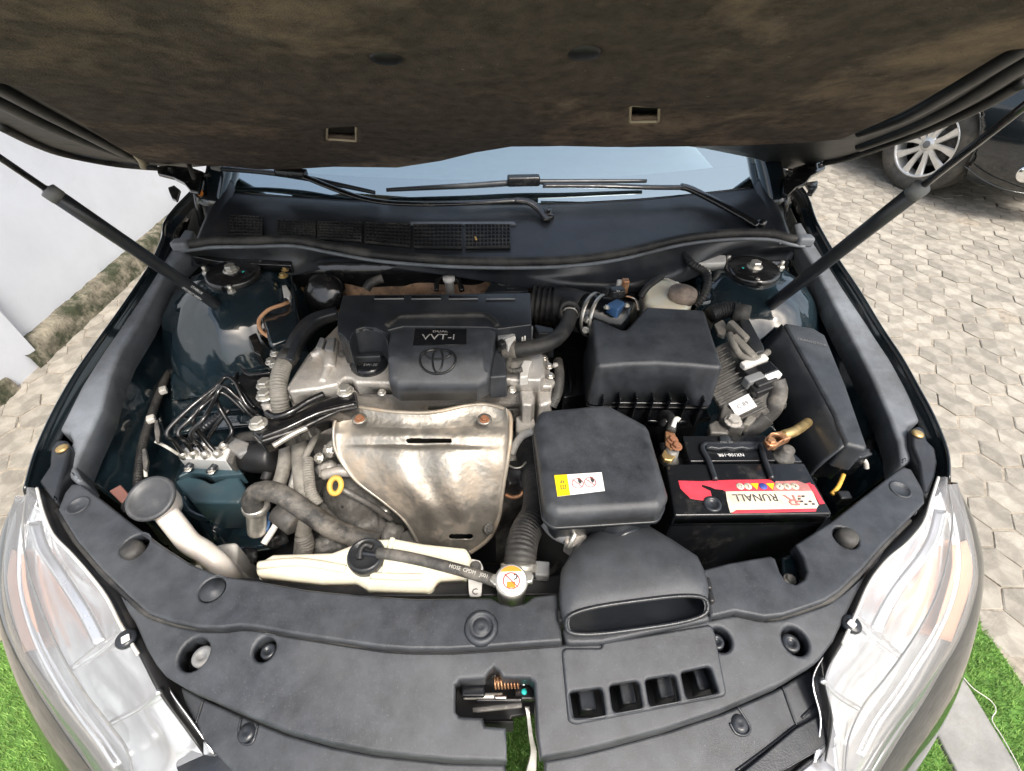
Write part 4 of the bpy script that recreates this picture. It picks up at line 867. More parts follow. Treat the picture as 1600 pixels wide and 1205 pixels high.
for a, l in (((245, 668), [(243, 690, .80), (252, 694, .79), (266, 702, .78), (280, 711, .757)]), ((226, 712), [(227, 733, .80), (228, 745, .79)])):
    o = slab('wire_terminal', [(a[0]-4, a[1]-10), (a[0]+1, a[1]-12), (a[0]+5, a[1]+8), (a[0]+3, a[1]+22), (a[0]-2, a[1]+22), (a[0]-4, a[1]+4)], .81, .006, .002, 'hose_dusty', ab_, r=.001); tube('terminal_wire', l, .0028, 'wire_white', ab_)
# ------------------------------------------------------------------ washer filler neck
wa = tube('washer_filler_neck', [(258, 800, .805), (278, 826, .79), (296, 848, .775), (318, 862, .76), (345, 885, .74), (360, 905, .70)], .0165, 'neck', car, seg=18)
ax = (CAM-P(235, 777, .83)).normalized()*.35+Vector((-.15, -.2, .9)); ax.normalize()
cW = P(236, 779, .835)
lathe('neck_funnel', cW, [(.017, -.055), (.024, -.038), (.030, -.012), (.030, -.001)], 'neck', wa, axis=ax, n=28)
lathe('washer_cap', cW, [(.0335, -.004), (.0350, -.001), (.0345, .003), (.0295, .004), (.028, .0015), (.012, .0005), (.001, .0005)], 'cap_grey', wa, axis=ax, n=32)
slab('washer_tank', [(330, 850), (370, 845), (368, 880), (345, 900)], .70, .1, .01, 'white_plastic', wa, r=.01)
slab('relay', [(170, 767), (188, 757), (203, 774), (190, 787)], .80, .02, .003, 'red_brown', car, r=.002)
tube('washer_hose', [(196, 800, .80), (192, 792, .80), (200, 780, .80)], .003, 'plastic_dark', wa)
# lower left metal: rail with a stamped rectangle and a long grey pipe
slab('splash_panel', [(300, 790), (420, 790), (450, 850), (330, 870)], .60, .01, .01, 'paint_bay', car, r=.01)
tube('panel_swage', [(285, 778, .66), (300, 800, .655), (330, 810, .65), (338, 800, .655)], .008, 'paint_bay', car)
tube('thin_pipe', [(412, 850, .68), (430, 822, .69), (446, 790, .70), (460, 740, .72), (468, 690, .74)], .006, 'white_plastic', car)
# heater hose with elbow
eh = tube('heater_hose', [(398, 795, .755), (394, 782, .775), (402, 770, .79), (420, 767, .795), (445, 776, .79), (480, 800, .775), (520, 826, .76), (560, 842, .75), (590, 850, .745)], .0165, 'hose_dusty', car, seg=18, n=8)
lathe('hose_clamp', P(400, 792, .755), [(.020, -.006), (.0215, -.004), (.0215, .004), (.020, .006)], 'zinc', eh, axis=Vector((.1, .15, .9)), n=28)
tube('elbow_pipe', [(401, 795, .75), (401, 812, .72), (402, 830, .69)], .016, 'zinc', eh, seg=16)
tube('sensor_pigtail', [(418, 800, .72), (420, 815, .70), (416, 830, .69)], .003, 'blue_plastic', eh)
lathe('pipe_collar', P(450, 808, .735), [(.022, -.02), (.022, .02), (.018, .022)], 'hose_dusty', eh, axis=Vector((.8, -.5, -.2)), n=20)
tube('return_pipe', [(447, 685, .78), (446, 715, .765), (440, 745, .75), (428, 775, .73)], .0125, 'conduit', car)
# harness dropping past the engine end
hd_ = tube('wiring_harness', [(468, 692, .78), (468, 722, .775), (472, 760, .765), (476, 800, .74), (474, 835, .70), (470, 870, .66)], .0135, 'conduit', car, seg=14)
tube('corrugated_conduit', [(480, 718, .782), (482, 745, .775), (486, 770, .765), (498, 790, .755)], .0105, 'conduit', hd_, ribs=(.0045, .0012))
tube('corrugated_conduit', [(474, 838, .71), (478, 855, .69), (468, 875, .67)], .015, 'conduit', hd_, ribs=(.005, .0014))
slab('harness_tape', [(496, 792), (506, 784), (530, 812), (522, 818)], .76, .012, .003, 'hose_dusty', hd_, r=.003)
ck = lathe('crank_sensor', P(500, 660, .80), [(.012, 0), (.0125, .018), (.010, .02), (.010, .034), (.001, .034)], 'white_plastic', car, axis=Vector((.45, .5, .5)), n=20)
tube('sensor_wire', [(500, 666, .80), (490, 688, .79), (478, 712, .785), (472, 722, .78)], .006, 'conduit', ck)
# dip stick
dp = tube('dipstick', [(534, 764, .76), (555, 776, .745), (580, 790, .72), (612, 812, .68)], .0055, 'aluminium_dark', car)
cD = P(524, 759, .775); u_ = (RT*1.); v_ = (UP*.94+FW*.2)
tube('dipstick_ring', [cD+u_*(.0098*math.cos(t))+v_*(.0138*math.sin(t)) for t in [2*math.pi*k/28 for k in range(28)]], .0048, 'dip_yellow', dp, seg=10, n=1, closed=True)
# alternator and other castings half hidden under the hoses
al_ = lathe('alternator', P(545, 790, .66), [(.055, -.05), (.062, -.03), (.062, .02), (.05, .035), (.02, .04), (.001, .04)], 'aluminium_dark', car, axis=Vector((-.6, -.5, .6)), n=30)
for k in range(8): a = 2*math.pi*k/8; box('alternator_vent', P(545, 790, .66)+Vector((-.6, -.5, .6)).normalized()*.034+frame_from(Vector((-.6, -.5, .6)))[0]*(.036*math.cos(a))+frame_from(Vector((-.6, -.5, .6)))[1]*(.036*math.sin(a)), .008, .008, .006, 'cavity', al_, bevel=.001)
for x, y, z, s, m in ((508, 668, .77, .035, 'aluminium'), (512, 735, .735, .034, 'aluminium'), (540, 735, .725, .03, 'aluminium'), (520, 700, .76, .026, 'aluminium'), (516, 708, .765, .016, 'zinc'), (500, 716, .75, .014, 'zinc'), (575, 820, .66, .05, 'aluminium_dark'), (610, 835, .64, .045, 'aluminium_dark'), (640, 850, .63, .05, 'aluminium_dark'), (515, 855, .66, .05, 'aluminium_dark'), (500, 870, .65, .03, 'rust'), (548, 838, .68, .03, 'aluminium_dark'), (600, 800, .67, .02, 'zinc'), (430, 840, .62, .04, 'plastic_dark'), (385, 870, .64, .03, 'plastic_dark')):
    bm = bmesh.new(); bmesh.ops.create_icosphere(bm, subdivisions=3, radius=1)
    for v in bm.verts:
        q = v.co.copy(); k = .8+.35*noise.noise(q*1.7+Vector((x, y, 0)))+.15*noise.noise(q*4+Vector((y, 0, x))); v.co = Vector((q.x*s*.75, q.y*s*.6, q.z*s*.6))*k
    me = bpy.data.meshes.new('casting'); bm.to_mesh(me); bm.free(); me.polygons.foreach_set('use_smooth', [True]*len(me.polygons)); me.materials.append(MATS[m]); put('casting', me, car, P(x, y, z))
tube('alternator_pipe', [(505, 742, .75), (530, 737, .755), (556, 738, .75)], .010, 'aluminium', al_)
for x, y in ((513, 704), (499, 716)): bolt(P(x, y, .775), .007, 'zinc', al_, Vector((-.4, -.5, .7)))
# ------------------------------------------------------------------ right side: brake fluid tank, engine computer, fuse box
bf_ = slab('brake_fluid_reservoir', [(1003, 447), (1018, 430), (1040, 430), (1080, 446), (1086, 462), (1076, 482), (1020, 482), (1008, 470)], .925, .08, .012, 'cream', car, r=.012, k=4)
lathe('reservoir_cap', P(1067, 458, .935), [(.0275, -.014), (.0285, 0), (.027, .005), (.012, .006), (.010, .011), (.001, .011)], 'brown_cap', bf_, n=28)
tube('clip_spring', [(1036, 437, .935), (1048, 440, .938), (1060, 442, .938)], .002, 'zinc', bf_)
tube('black_hose', [(1000, 465, .92), (1012, 448, .938), (1034, 432, .94)], .007, 'rubber', car)
tube('black_hose', [(1070, 398, .95), (1080, 412, .945), (1100, 425, .935), (1106, 440, .93), (1100, 462, .91), (1085, 478, .89)], .009, 'rubber', car, ribs=(.006, .0012))
for k in range(8): 
    x, y = random.uniform(840, 960), random.uniform(428, 458); tube('small_pipe', [P(x, y, .89), P(x+random.uniform(10, 30), y+random.uniform(-8, 8), .90), P(x+random.uniform(30, 50), y+random.uniform(-4, 12), .88)], random.uniform(.004, .012), random.choice(['plastic_dark', 'rubber', 'aluminium_dark', 'hose_dusty']), car)
box('pipe_clip', P(862, 448, .91), .014, .01, .012, 'zinc', car); box('brown_relay', P(976, 447, .945), .014, .014, .03, 'copper', car); box('pale_plug', P(968, 445, .945), .012, .01, .02, 'white_plastic', car)
st = slab('firewall_sticker_plate', [(768, 440), (822, 437), (826, 455), (757, 456)], .905, .02, .003, 'plastic_smooth', car)
text('Fan 240K', P(795, 445, .9065), .012, X, Z, 'grey_plastic', st); text('50 60', P(798, 451, .9065), .007, X, Z, 'grey_plastic', st)
vb = lathe('vacuum_fitting', P(703, 452, .885), [(.010, -.02), (.010, .02), (.013, .022), (.013, .030), (.001, .031)], 'white_plastic', car); tube('fitting_arch', [(682, 455, .88), (684, 438, .895), (700, 431, .90), (716, 437, .895), (722, 455, .88)], .006, 'metal_black', vb)
bx = lathe('vacuum_servo', P(508, 458, .88), [(.03, -.06), (.042, -.02), (.042, .01), (.03, .02), (.012, .022), (.001, .022)], 'metal_black', car, axis=Vector((0, -.8, .6)), n=28)
tube('servo_hose', [(572, 452, .90), (580, 442, .91), (598, 435, .915)], .010, 'hose_dusty', bx)
# engine computer
ec0 = [P(1128, 540, .90), P(1150, 530, .91), P(1192, 612, .885), P(1160, 640, .872)]
nrm = Vector((-.45, -.35, .82)).normalized(); cc = P(1150, 600, .87)
ux = (P(1184, 625, .87)-P(1128, 545, .90)).normalized(); uy = nrm.cross(ux).normalized()
Mx = Matrix((ux, uy, nrm)).transposed().to_euler()
eb = box('engine_computer', cc, .150, .095, .032, 'aluminium_dark', car, Mx, .005)
def onb(a, b, h): return cc+ux*a+uy*b+nrm*h
for k in range(13):
    box('cooling_fin', onb(.0+(-.062+k*.0105), -.012, .018), .0028, .062, .008, 'aluminium_dark', eb, None, .0005)
    f_ = bpy.data.objects[eb.children[-1].name]; f_.location = Vector((-.062+k*.0105, -.014, .019))
lbq = box('computer_label', Vector((.045, -.014, .0236)), .026, .036, .0006, 'white', eb, None, 0)
text('C 89', Vector((.045, -.014, .0240)), .010, Y, Z, 'ink', eb)
for (x, y, z, s, m) in ((1152, 520, .925, (.012, .05, .02), 'conduit'), (1160, 545, .92, (.014, .06, .02), 'conduit'), (1178, 566, .915, (.05, .014, .012), 'white_plastic'), (1196, 580, .905, (.03, .024, .02), 'plastic_gloss'), (1205, 588, .905, (.03, .016, .014), 'white'), (1183, 592, .90, (.05, .016, .02), 'grey_plastic'), (1190, 608, .89, (.04, .02, .02), 'plastic_dark'), (1180, 585, .90, (.04, .06, .02), 'plastic_dark')):
    box('connector', P(x, y, z), s[0], s[1], s[2], m, car, (.1, -.1, .35), .003)
slab('connector_cover', [(1156, 500), (1168, 492), (1194, 540), (1196, 548), (1182, 552), (1172, 540)], .925, .03, .006, 'plastic_smooth', car, r=.004)
slab('ear_bracket', [(1116, 506), (1130, 498), (1136, 510), (1134, 526), (1122, 520)], .92, .008, .002, 'conduit', car, r=.004)
tube('connector_bracket', [(1140, 522, .925), (1146, 538, .925), (1158, 556, .92), (1180, 562, .918), (1200, 550, .915)], .006, 'conduit', car)
cch = tube('corrugated_hose', [(1110, 492, .915), (1125, 486, .92), (1145, 484, .925), (1160, 490, .925)], .017, 'rubber', car, ribs=(.0055, .0022), seg=16); lathe('tape_wrap', P(1157, 490, .925), [(.0185, -.014), (.0185, .014)], 'hose_dusty', cch, axis=Vector((.9, -.3, 0)))
tube('computer_harness', [(1212, 595, .90), (1216, 610, .89), (1212, 628, .88), (1202, 645, .86), (1180, 660, .84), (1150, 668, .82)], .015, 'hose_dusty', car, seg=14)
tube('computer_harness', [(1195, 650, .855), (1178, 664, .84), (1155, 672, .83)], .018, 'rubber', car, seg=14)
slab('bay_bracket', [(1130, 628), (1160, 655), (1165, 668), (1142, 668), (1126, 650)], .86, .03, .004, 'aluminium_dark', car, r=.004); bolt(P(1145, 659, .862), .010, 'aluminium', car)
slab('bay_bracket', [(1108, 662), (1120, 655), (1140, 672), (1138, 678), (1110, 676)], .85, .02, .004, 'aluminium_dark', car, r=.004)
slab('cast_arm', [(1180, 630), (1196, 628), (1200, 636), (1172, 664), (1160, 662)], .86, .02, .006, 'conduit', car, r=.004)
# fuse box
zfu = lambda x, y: .895+.06*(y-.7)
fb = slab('fuse_box', [(1224, 503), (1272, 512), (1290, 523), (1322, 600), (1356, 696), (1354, 702), (1322, 694), (1300, 640)], zfu, .055, .006, 'plastic', car, r=.007, k=4)  # top in lighter plastic than the walls, painting in light from the sky
for path in ([(1224, 503), (1300, 640), (1322, 694)],): 
    a = [P(x, y, zfu) for x, y in path]
    rows = [[p-Z*.006 for p in a], [p+Vector((-.030, -.012, -.05)) for p in a], [p+Vector((-.034, -.014, -.11)) for p in a]]
    patch('fuse_box_wall', rows, 'plastic_smooth', fb, nu=12, nv=8, thick=.003)
slab('fuse_box_base', [(1205, 516), (1222, 505), (1300, 640), (1325, 692), (1362, 700), (1362, 708), (1328, 716), (1300, 708), (1280, 690), (1262, 655), (1240, 632), (1215, 560)], .84, .06, .005, 'plastic_gloss', fb, r=.006)
tube('base_lip', [(1224, 625, .835), (1250, 650, .836), (1265, 668, .836), (1282, 700, .835), (1300, 714, .835), (1328, 719, .835), (1360, 709, .836)], .003, 'plastic_smooth', fb)
box('base_clip', P(1330, 715, .842), .03, .01, .014, 'plastic_smooth', fb)
text('TRANSISTOR', P(1268, 535, zfu)+Z*.0006, .011, (P(1290, 541, .88)-P(1250, 531, .88)), Z, 'grey_plastic', fb, sx=.8)
tube('ground_wire', [(1318, 742, .80), (1310, 760, .80), (1300, 772, .80)], .0035, 'dip_yellow', car); box('lamp_plug', P(1316, 778, .80), .02, .016, .02, 'plastic_dark', car)
tube('lamp_wire', [(1345, 715, .82), (1352, 722, .81), (1354, 732, .80)], .004, 'white_plastic', car)
bs_ = slab('bumper_stay', [(1222, 870), (1250, 860), (1266, 905), (1245, 918), (1224, 905)], .80, .01, .003, 'paint_bay', car); bolt(P(1234, 906, .802), .006, 'zinc', bs_)
for k in range(40):
    pass

# ================================================================== battery (a thing of its own, standing in the bay)
bat = thing('car_battery', P(1170, 745, .67), 'black car battery with torn red and cream label standing in the engine bay', 'battery')
bzt = .862
bb = slab('case', [(1032, 690), (1222, 688), (1300, 806), (1052, 809)], bzt-.022, .17, .004, 'plastic_gloss', bat, r=.006)
for s_, dz in ((1.012, .024), (1.0, .040)):
    W = PS([(1032, 690), (1222, 688), (1300, 806), (1052, 809)], bzt-.022); cW = sum(W, Vector())/4
    slab('case_lip', fillet([cW+(p-cW)*s_ for p in W], .006), bzt-dz, .006, .002, 'plastic_gloss', bb)
lid = slab('lid', [(1040, 725), (1257, 723), (1301, 803), (1054, 806)], bzt, .022, .003, 'plastic_gloss', bat, r=.004)
slab('lid_plate', [(1066, 681), (1197, 680), (1213, 720), (1078, 721)], bzt, .022, .002, 'plastic_gloss', bat, r=.003)
slab('lid_ledge', [(1198, 684), (1222, 690), (1256, 722), (1215, 722)], bzt-.012, .012, .002, 'plastic_gloss', bat, r=.003)
hp = [(1118, 750), (1108, 722), (1098, 702), (1100, 695), (1110, 694), (1140, 694), (1180, 694), (1188, 698), (1196, 722), (1206, 748)]
ha = tube('handle', PS(hp, bzt+.004), .0042, 'plastic_smooth', bat, seg=10, n=6)
slab('handle_grip', [(1104, 692), (1181, 692), (1185, 699), (1170, 701), (1160, 699), (1148, 701), (1136, 699), (1124, 701), (1112, 699), (1104, 701)], bzt+.008, .008, .002, 'plastic_smooth', ha)
lathe('handle_tab', P(1132, 689, bzt), [(.009, -.002), (.009, .005), (.007, .006), (.001, .006)], 'plastic_smooth', ha)
text('MF PRO', P(1132, 696, bzt)+Z*.0085, .006, -X, Z, 'grey_plastic', ha); text('NX100-19R', P(1142, 711, bzt)+Z*.0004, .0085, -X, Z, 'white', lid)
tp = lathe('terminal_post', P(1226, 712, bzt-.006), [(.016, -.008), (.016, -.002), (.010, 0), (.0095, .016), (.008, .018), (.001, .018)], 'aluminium_dark', bat, n=24)
tn = lathe('terminal_post', P(1047, 714, bzt-.004), [(.016, -.008), (.011, 0), (.010, .016), (.001, .0165)], 'aluminium_dark', bat, n=24)
ic = lathe('indicator_eye', P(1113, 788, bzt), [(.013, -.001), (.0125, .002), (.008, .002), (.0078, .0005), (.001, .0005)], 'plastic_smooth', lid, n=24)
zl = bzt+.0007
lr = slab('torn_label', [(1060, 751), (1094, 752), (1140, 750), (1203, 749), (1211, 755), (1216, 752), (1247, 751), (1252, 757), (1266, 754), (1270, 767), (1134, 768), (1129, 765), (1118, 764), (1108, 760), (1096, 757), (1097, 761), (1110, 767), (1112, 775), (1105, 783), (1079, 779), (1063, 763)], zl, .0008, 0, 'red', lid)
slab('label_patch', [(1212, 752), (1247, 751.5), (1262, 757), (1269, 766.5), (1208, 767)], zl+.0003, .0003, 0, 'red_faded', lr)
slab('label_patch', [(1134, 768), (1269, 767), (1279, 789), (1276, 795), (1162, 797), (1141, 801), (1136, 782)], zl, .0007, 0, 'label_cream', lr)
slab('label_patch', [(1264, 755), (1272, 758), (1289, 787), (1281, 788), (1269, 767)], zl+.0004, .0006, 0, 'red', lr)
slab('label_patch', [(1150, 797), (1276, 794.5), (1275, 799), (1200, 801), (1143, 802)], zl+.0002, .0006, 0, 'red', lr)
text('RUNALL', P(1180, 777.5, zl)+Z*.0006, .0175, -X, Z, 'ink', lr, sx=1.0)
text('R', P(1236, 781, zl)+Z*.0006, .026, -X, Z, 'red_faded', lr, sx=1.2)
for i, (x, y) in enumerate(((1249, 775.5), (1255, 775.5), (1249, 779.5), (1248, 783.5), (1253, 783.5), (1266, 783.5), (1248, 788), (1259.5, 788), (1271, 787.5))):
    slab('checker_square', [(x-2.4, y-1.4), (x+2.2, y-1.4), (x+2.6, y+1.4), (x-2.2, y+1.4)], zl+.0006, .0004, 0, 'ink' if i % 3 else 'red_faded', lr)
for i, x in enumerate((1156.5, 1168.5, 1180.5, 1192.5, 1205, 1218, 1230, 1242)):
    c = P(x, 760, zl+.0004); 
    if i in (2, 4): slab('hazard_icon', [c+Vector((-.006, .005, 0)), c+Vector((.006, .005, 0)), c+Vector((0, -.006, 0))], zl+.0007, .0003, 0, 'yellow', lr)
    else: lathe('hazard_icon', c, [(.0058, 0), (.0058, .0004), (.001, .0004)], 'ink_blue' if i == 3 else 'label_cream', lr, n=16); text('OE!iBX8K'[i], c+Z*.0005, .008, -X, Z, 'ink', lr)
# loose and fitted clamps
cl = slab('loose_terminal_clamp', [(1196, 684), (1202, 678), (1212, 674), (1228, 672), (1240, 676), (1236, 684), (1222, 690), (1214, 696), (1204, 696)], .892, .012, .003, 'copper', bat, holes=[circ(P(1214, 684, .892), .008, 16)], r=.003)
bolt(P(1204, 691, .893), .006, 'copper', cl); tube('clamp_tail', [(1224, 680, .888), (1242, 674, .885), (1262, 660, .86)], .008, 'brass', cl)
cm = slab('terminal_clamp', [(1038, 702), (1052, 700), (1058, 710), (1050, 720), (1038, 718), (1034, 710)], bzt+.012, .008, .002, 'brass', bat, r=.003)
slab('clamp_strap', [(1040, 672), (1054, 672), (1058, 690), (1060, 700), (1048, 702), (1040, 694)], bzt+.016, .008, .002, 'copper', cm, r=.003)
for x, y in ((1051, 688), (1057, 698)): bolt(P(x, y, bzt+.018), .006, 'rust', cm)
tube('battery_cable', [(1048, 674, bzt+.02), (1050, 662, bzt+.022), (1046, 650, bzt+.01), (1036, 648, bzt-.01), (1034, 662, bzt-.04)], .0075, 'rubber', cm); tube('cable_tie', [(1051, 668, bzt+.026), (1056, 655, bzt+.03), (1062, 657, bzt+.03)], .004, 'white_plastic', cm)
slab('battery_tray', [(1028, 700), (1226, 696), (1312, 830), (1046, 835)], .70, .02, .004, 'plastic_dark', car, r=.004)

# ------------------------------------------------------------------ cowl, windscreen, wipers
zc = lambda x, y: .958+.17*(y-.96)+.02*max(0, y-1.12)
seal = [(284, 383), (310, 380), (334, 377), (396, 376), (459, 375), (521, 386), (584, 397), (660, 404), (747, 408), (872, 407), (966, 396), (1060, 374), (1135, 365), (1200, 365), (1235, 373), (1256, 376)]
sealp = PS(seal, lambda x, y: zc(x, y)+.006)
se = tube('cowl_seal', sealp, .0095, 'rubber', car, seg=12, n=5)
tube('seal_lip', [p+Vector((0, -.012, -.008)) for p in sealp], .004, 'rubber_grey', se, seg=8, n=5)
tube('seal_lip', [p+Vector((0, .016, -.004)) for p in sealp[3:-3]], .005, 'plastic_smooth', se, seg=8, n=5)
for x, y in ((284, 383), (1256, 376)): box('seal_end', P(x, y, lambda a, b: zc(a, b)+.006), .034, .026, .022, 'rubber_grey', se, None, .006)
low_e = [(300, 402), (330, 404), (370, 410), (420, 413), (460, 416), (510, 405), (560, 402), (660, 412), (747, 424), (872, 442), (966, 445), (1020, 438), (1075, 424), (1120, 402), (1180, 398), (1240, 392)]
patch('cowl_skirt', [[p+Vector((0, -.008, -.012)) for p in sealp], [p.lerp(P(x, y, .925), .55)-Z*.006 for p, (x, y) in zip(sealp, low_e)], PS(low_e, .925), PS([(x, y+14) for x, y in low_e], .905)], 'plastic_smooth', car, nu=60, nv=15, thick=.003)
gbase = [(330, 297), (356, 303), (420, 307), (509, 312), (568, 316), (660, 319), (800, 321), (960, 316), (1072, 306), (1192, 294), (1215, 290)]
gb = PS(gbase, zc)
nsp = [sealp[0].lerp(sealp[-1], 0)]
def resample(p, n):
    q = cat(p, 12); L_ = [0]
    for a, b in zip(q, q[1:]): L_.append(L_[-1]+(b-a).length)
    out = []; j = 0
    for i in range(n):
        t = L_[-1]*i/(n-1)
        while j < len(L_)-2 and L_[j+1] < t: j += 1
        out.append(q[j].lerp(q[j+1], (t-L_[j])/max(1e-9, L_[j+1]-L_[j])))
    return out
s0, s1 = resample([p+Vector((0, .008, -.004)) for p in sealp[1:-1]], 13), resample(gb, 13)
cw = patch('cowl_panel', [s0, [a.lerp(b, .33) for a, b in zip(s0, s1)], [a.lerp(b, .66)+Z*.003 for a, b in zip(s0, s1)], s1], 'plastic_smooth', car, nu=48, nv=18, thick=.003)
zv = lambda x, y: zc(x, y)+.0065
for g in ([(360, 338), (410, 341), (410, 368), (358, 367)], [(434, 346), (493, 348), (493, 372), (434, 370)], [(497, 348), (565, 350), (565, 377), (497, 373)], [(571, 350), (641, 352), (641, 386), (571, 379)], [(647, 353), (722, 353), (722, 388), (647, 387)], [(727, 353), (797, 353), (797, 387), (727, 388)]):
    gp = PS(g, zv); o = slab('vent_grille', gp, zv, .004, 0, 'cavity', cw)  # near-black plate above the cowl paints the shade behind the mesh
    vs_, fs = [], []
    def bar(a, b, wd):
        d = (b-a).normalized(); s = d.cross(Z).normalized()*wd; k = len(vs_)
        for p in (a, b):
            for u, h in ((-1, 0), (1, 0), (1, .004), (-1, .004)): vs_.append(p+s*u+Z*h)
        fs.extend([(k, k+1, k+5, k+4), (k+1, k+2, k+6, k+5), (k+2, k+3, k+7, k+6), (k+3, k, k+4, k+7)])
    nx = max(6, round((gp[1]-gp[0]).length/.0085)); ny = 6
    for i in range(nx+1): t = i/nx; bar(gp[0].lerp(gp[1], t), gp[3].lerp(gp[2], t), .0011)
    for j in range(ny+1): t = j/ny; bar(gp[0].lerp(gp[3], t), gp[1].lerp(gp[2], t), .0011)
    struct(put('grille_mesh', mesh('grille_mesh', vs_, fs, 'rubber', False), o), 'stuff')
slab('vent_trim', [(641, 346), (803, 346), (806, 350), (641, 350)], lambda x, y: zc(x, y)+.010, .006, .001, 'rubber_grey', cw)
box('dead_leaf', P(744, 382, zc)+Z*.014, .004, .014, .002, 'dip_yellow', cw, (0, 0, .2))
wsz = lambda x, y: zc(0, 1.19)+.008+.50*(y-1.185)
gl_ = resample([p+Vector((0, .004, .003)) for p in gb], 9)
wrow = [gl_]
for yy, hw in ((1.45, .62), (1.75, .585), (2.05, .545)):
    wrow.append([Vector((-hw+2*hw*i/8, yy+.05-.10*(abs(i-4)/4)**2*-1*.6, 0)) for i in range(9)])
for r in wrow[1:]:
    for p in r: p.z = wsz(p.x, p.y)
ws = patch('windscreen', wrow, 'windscreen_glass', car, nu=40, nv=24, thick=0)
frit = [[p-Z*.006 for p in gl_], [p.lerp(q, .20)-Z*.006 for p, q in zip(gl_, wrow[1])]]
patch('windscreen_frit', frit, 'plastic_gloss', ws, nu=24, nv=4, thick=.001)
slab('screen_sticker', [Vector((.62, 1.36, 0)), Vector((.66, 1.42, 0)), Vector((.655, 1.425, 0)), Vector((.615, 1.365, 0))], lambda x, y: wsz(x, y)+.004, .0005, 0, 'white', ws)
slab('dashboard', rect(-.62, .62, 1.25, 1.75), lambda x, y: .97, .03, .01, 'dash_sky_tone', car)
for sg in (-1, 1):     # corner pieces beside the windscreen and pillars
    b0 = Vector((sg*.655, 1.22, 1.0))
    tube('windscreen_pillar', [Vector((sg*.665, 1.16, .985)), Vector((sg*.66, 1.35, 1.085)), Vector((sg*.63, 1.7, 1.26)), Vector((sg*.585, 2.05, 1.43))], .028, 'paint', car, seg=12)
    patch('corner_trim', [[Vector((sg*.615, 1.02, .965)), Vector((sg*.62, 1.12, .985)), Vector((sg*.625, 1.24, 1.01))], [Vector((sg*.645, 1.03, .97)), Vector((sg*.65, 1.13, .995)), Vector((sg*.65, 1.25, 1.02))], [Vector((sg*.675, 1.05, .93)), Vector((sg*.685, 1.14, .95)), Vector((sg*.69, 1.26, .97))]], 'plastic_smooth', car, nu=12, nv=12, thick=.003)
rf = []
for yy, hw, z in ((2.05, .56, 1.44), (2.6, .56, 1.47), (3.3, .54, 1.44), (3.9, .50, 1.24)): rf.append([Vector((-hw, yy, z-.03)), Vector((-hw*.5, yy, z)), Vector((hw*.5, yy, z)), Vector((hw, yy, z-.03))])
patch('roof', rf, 'paint', car, nu=12, nv=12, thick=.01)
for sg in (-1, 1): patch('side_glass', [[Vector((sg*.60, 1.6, 1.20)), Vector((sg*.57, 2.05, 1.42)), Vector((sg*.56, 3.2, 1.41)), Vector((sg*.52, 3.9, 1.20))], [Vector((sg*.79, 1.6, .99)), Vector((sg*.80, 2.05, .99)), Vector((sg*.80, 3.2, .99)), Vector((sg*.78, 3.9, .99))]], 'glass_black', car, nu=12, nv=6, thick=.004)
for sg in (-1, 1):
    for yy in (.98, 3.75):
        lathe('wheel', Vector((sg*.66, yy, .325)), [(.20, -.0), (.325, .0), (.328, .02), (.328, .19), (.31, .205), (.21, .21), (.05, .19), (.001, .19)], 'tyre', car, axis=Vector((sg, 0, 0)), n=36)
# wipers: arms and blades
wo = lambda h: (lambda x, y: max(wsz(x, y), zc(x, y))+h)
w1 = tube('wiper', [P(x, y, wo(h)) for x, y, h in ((808, 313, .03), (740, 317, .03), (660, 319, .03), (600, 316, .03), (560, 308, .03), (520, 294, .035), (480, 278, .04), (458, 271, .04))], .0085, 'metal_black', car, seg=10, flat=.6)
tube('wiper_arm_head', [P(x, y, wo(h)) for x, y, h in ((805, 313, .03), (826, 316, .028), (843, 328, .02), (856, 345, .012))], .011, 'metal_black', w1, flat=.6); lathe('pivot_nut', P(856, 344, zc)+Z*.012, [(.014, -.01), (.014, .004), (.008, .005), (.008, .014), (.001, .015)], 'metal_black', w1, n=16)
tube('wiper_blade', [P(x, y, wo(h)) for x, y, h in ((336, 264, .02), (400, 268, .022), (460, 275, .024), (520, 287, .022), (586, 301, .015))], lambda t: .0075-.003*abs(t-.5)*2, 'plastic_smooth', w1, seg=8); box('blade_holder', P(455, 270, wo(.04)), .075, .022, .018, 'plastic_gloss', w1, (0, 0, -.25), .005)
box('blade_end', P(338, 263, wo(.022)), .022, .012, .012, 'grey_plastic', w1)
w2 = tube('wiper', [P(x, y, wo(h)) for x, y, h in ((1068, 293, .03), (1020, 293, .032), (960, 291, .034), (900, 290, .034), (848, 290, .034))], .0085, 'metal_black', car, seg=10, flat=.6)
tube('wiper_arm_head', [P(x, y, wo(h)) for x, y, h in ((1064, 292, .03), (1080, 296, .028), (1120, 316, .022), (1160, 338, .014), (1184, 353, .008))], .012, 'metal_black', w2, flat=.6); lathe('pivot_nut', P(1188, 354, zc)+Z*.006, [(.010, -.01), (.010, .008), (.001, .009)], 'metal_black', w2, n=16)
tube('wiper_blade', [P(x, y, wo(h)) for x, y, h in ((604, 297, .014), (660, 294, .018), (740, 290, .022), (820, 285, .024), (900, 284, .022), (1010, 283, .014))], lambda t: .0075-.003*abs(t-.5)*2, 'plastic_smooth', w2, seg=8); box('blade_holder', P(818, 282, wo(.036)), .075, .024, .022, 'plastic_gloss', w2, (0, 0, .05), .005)
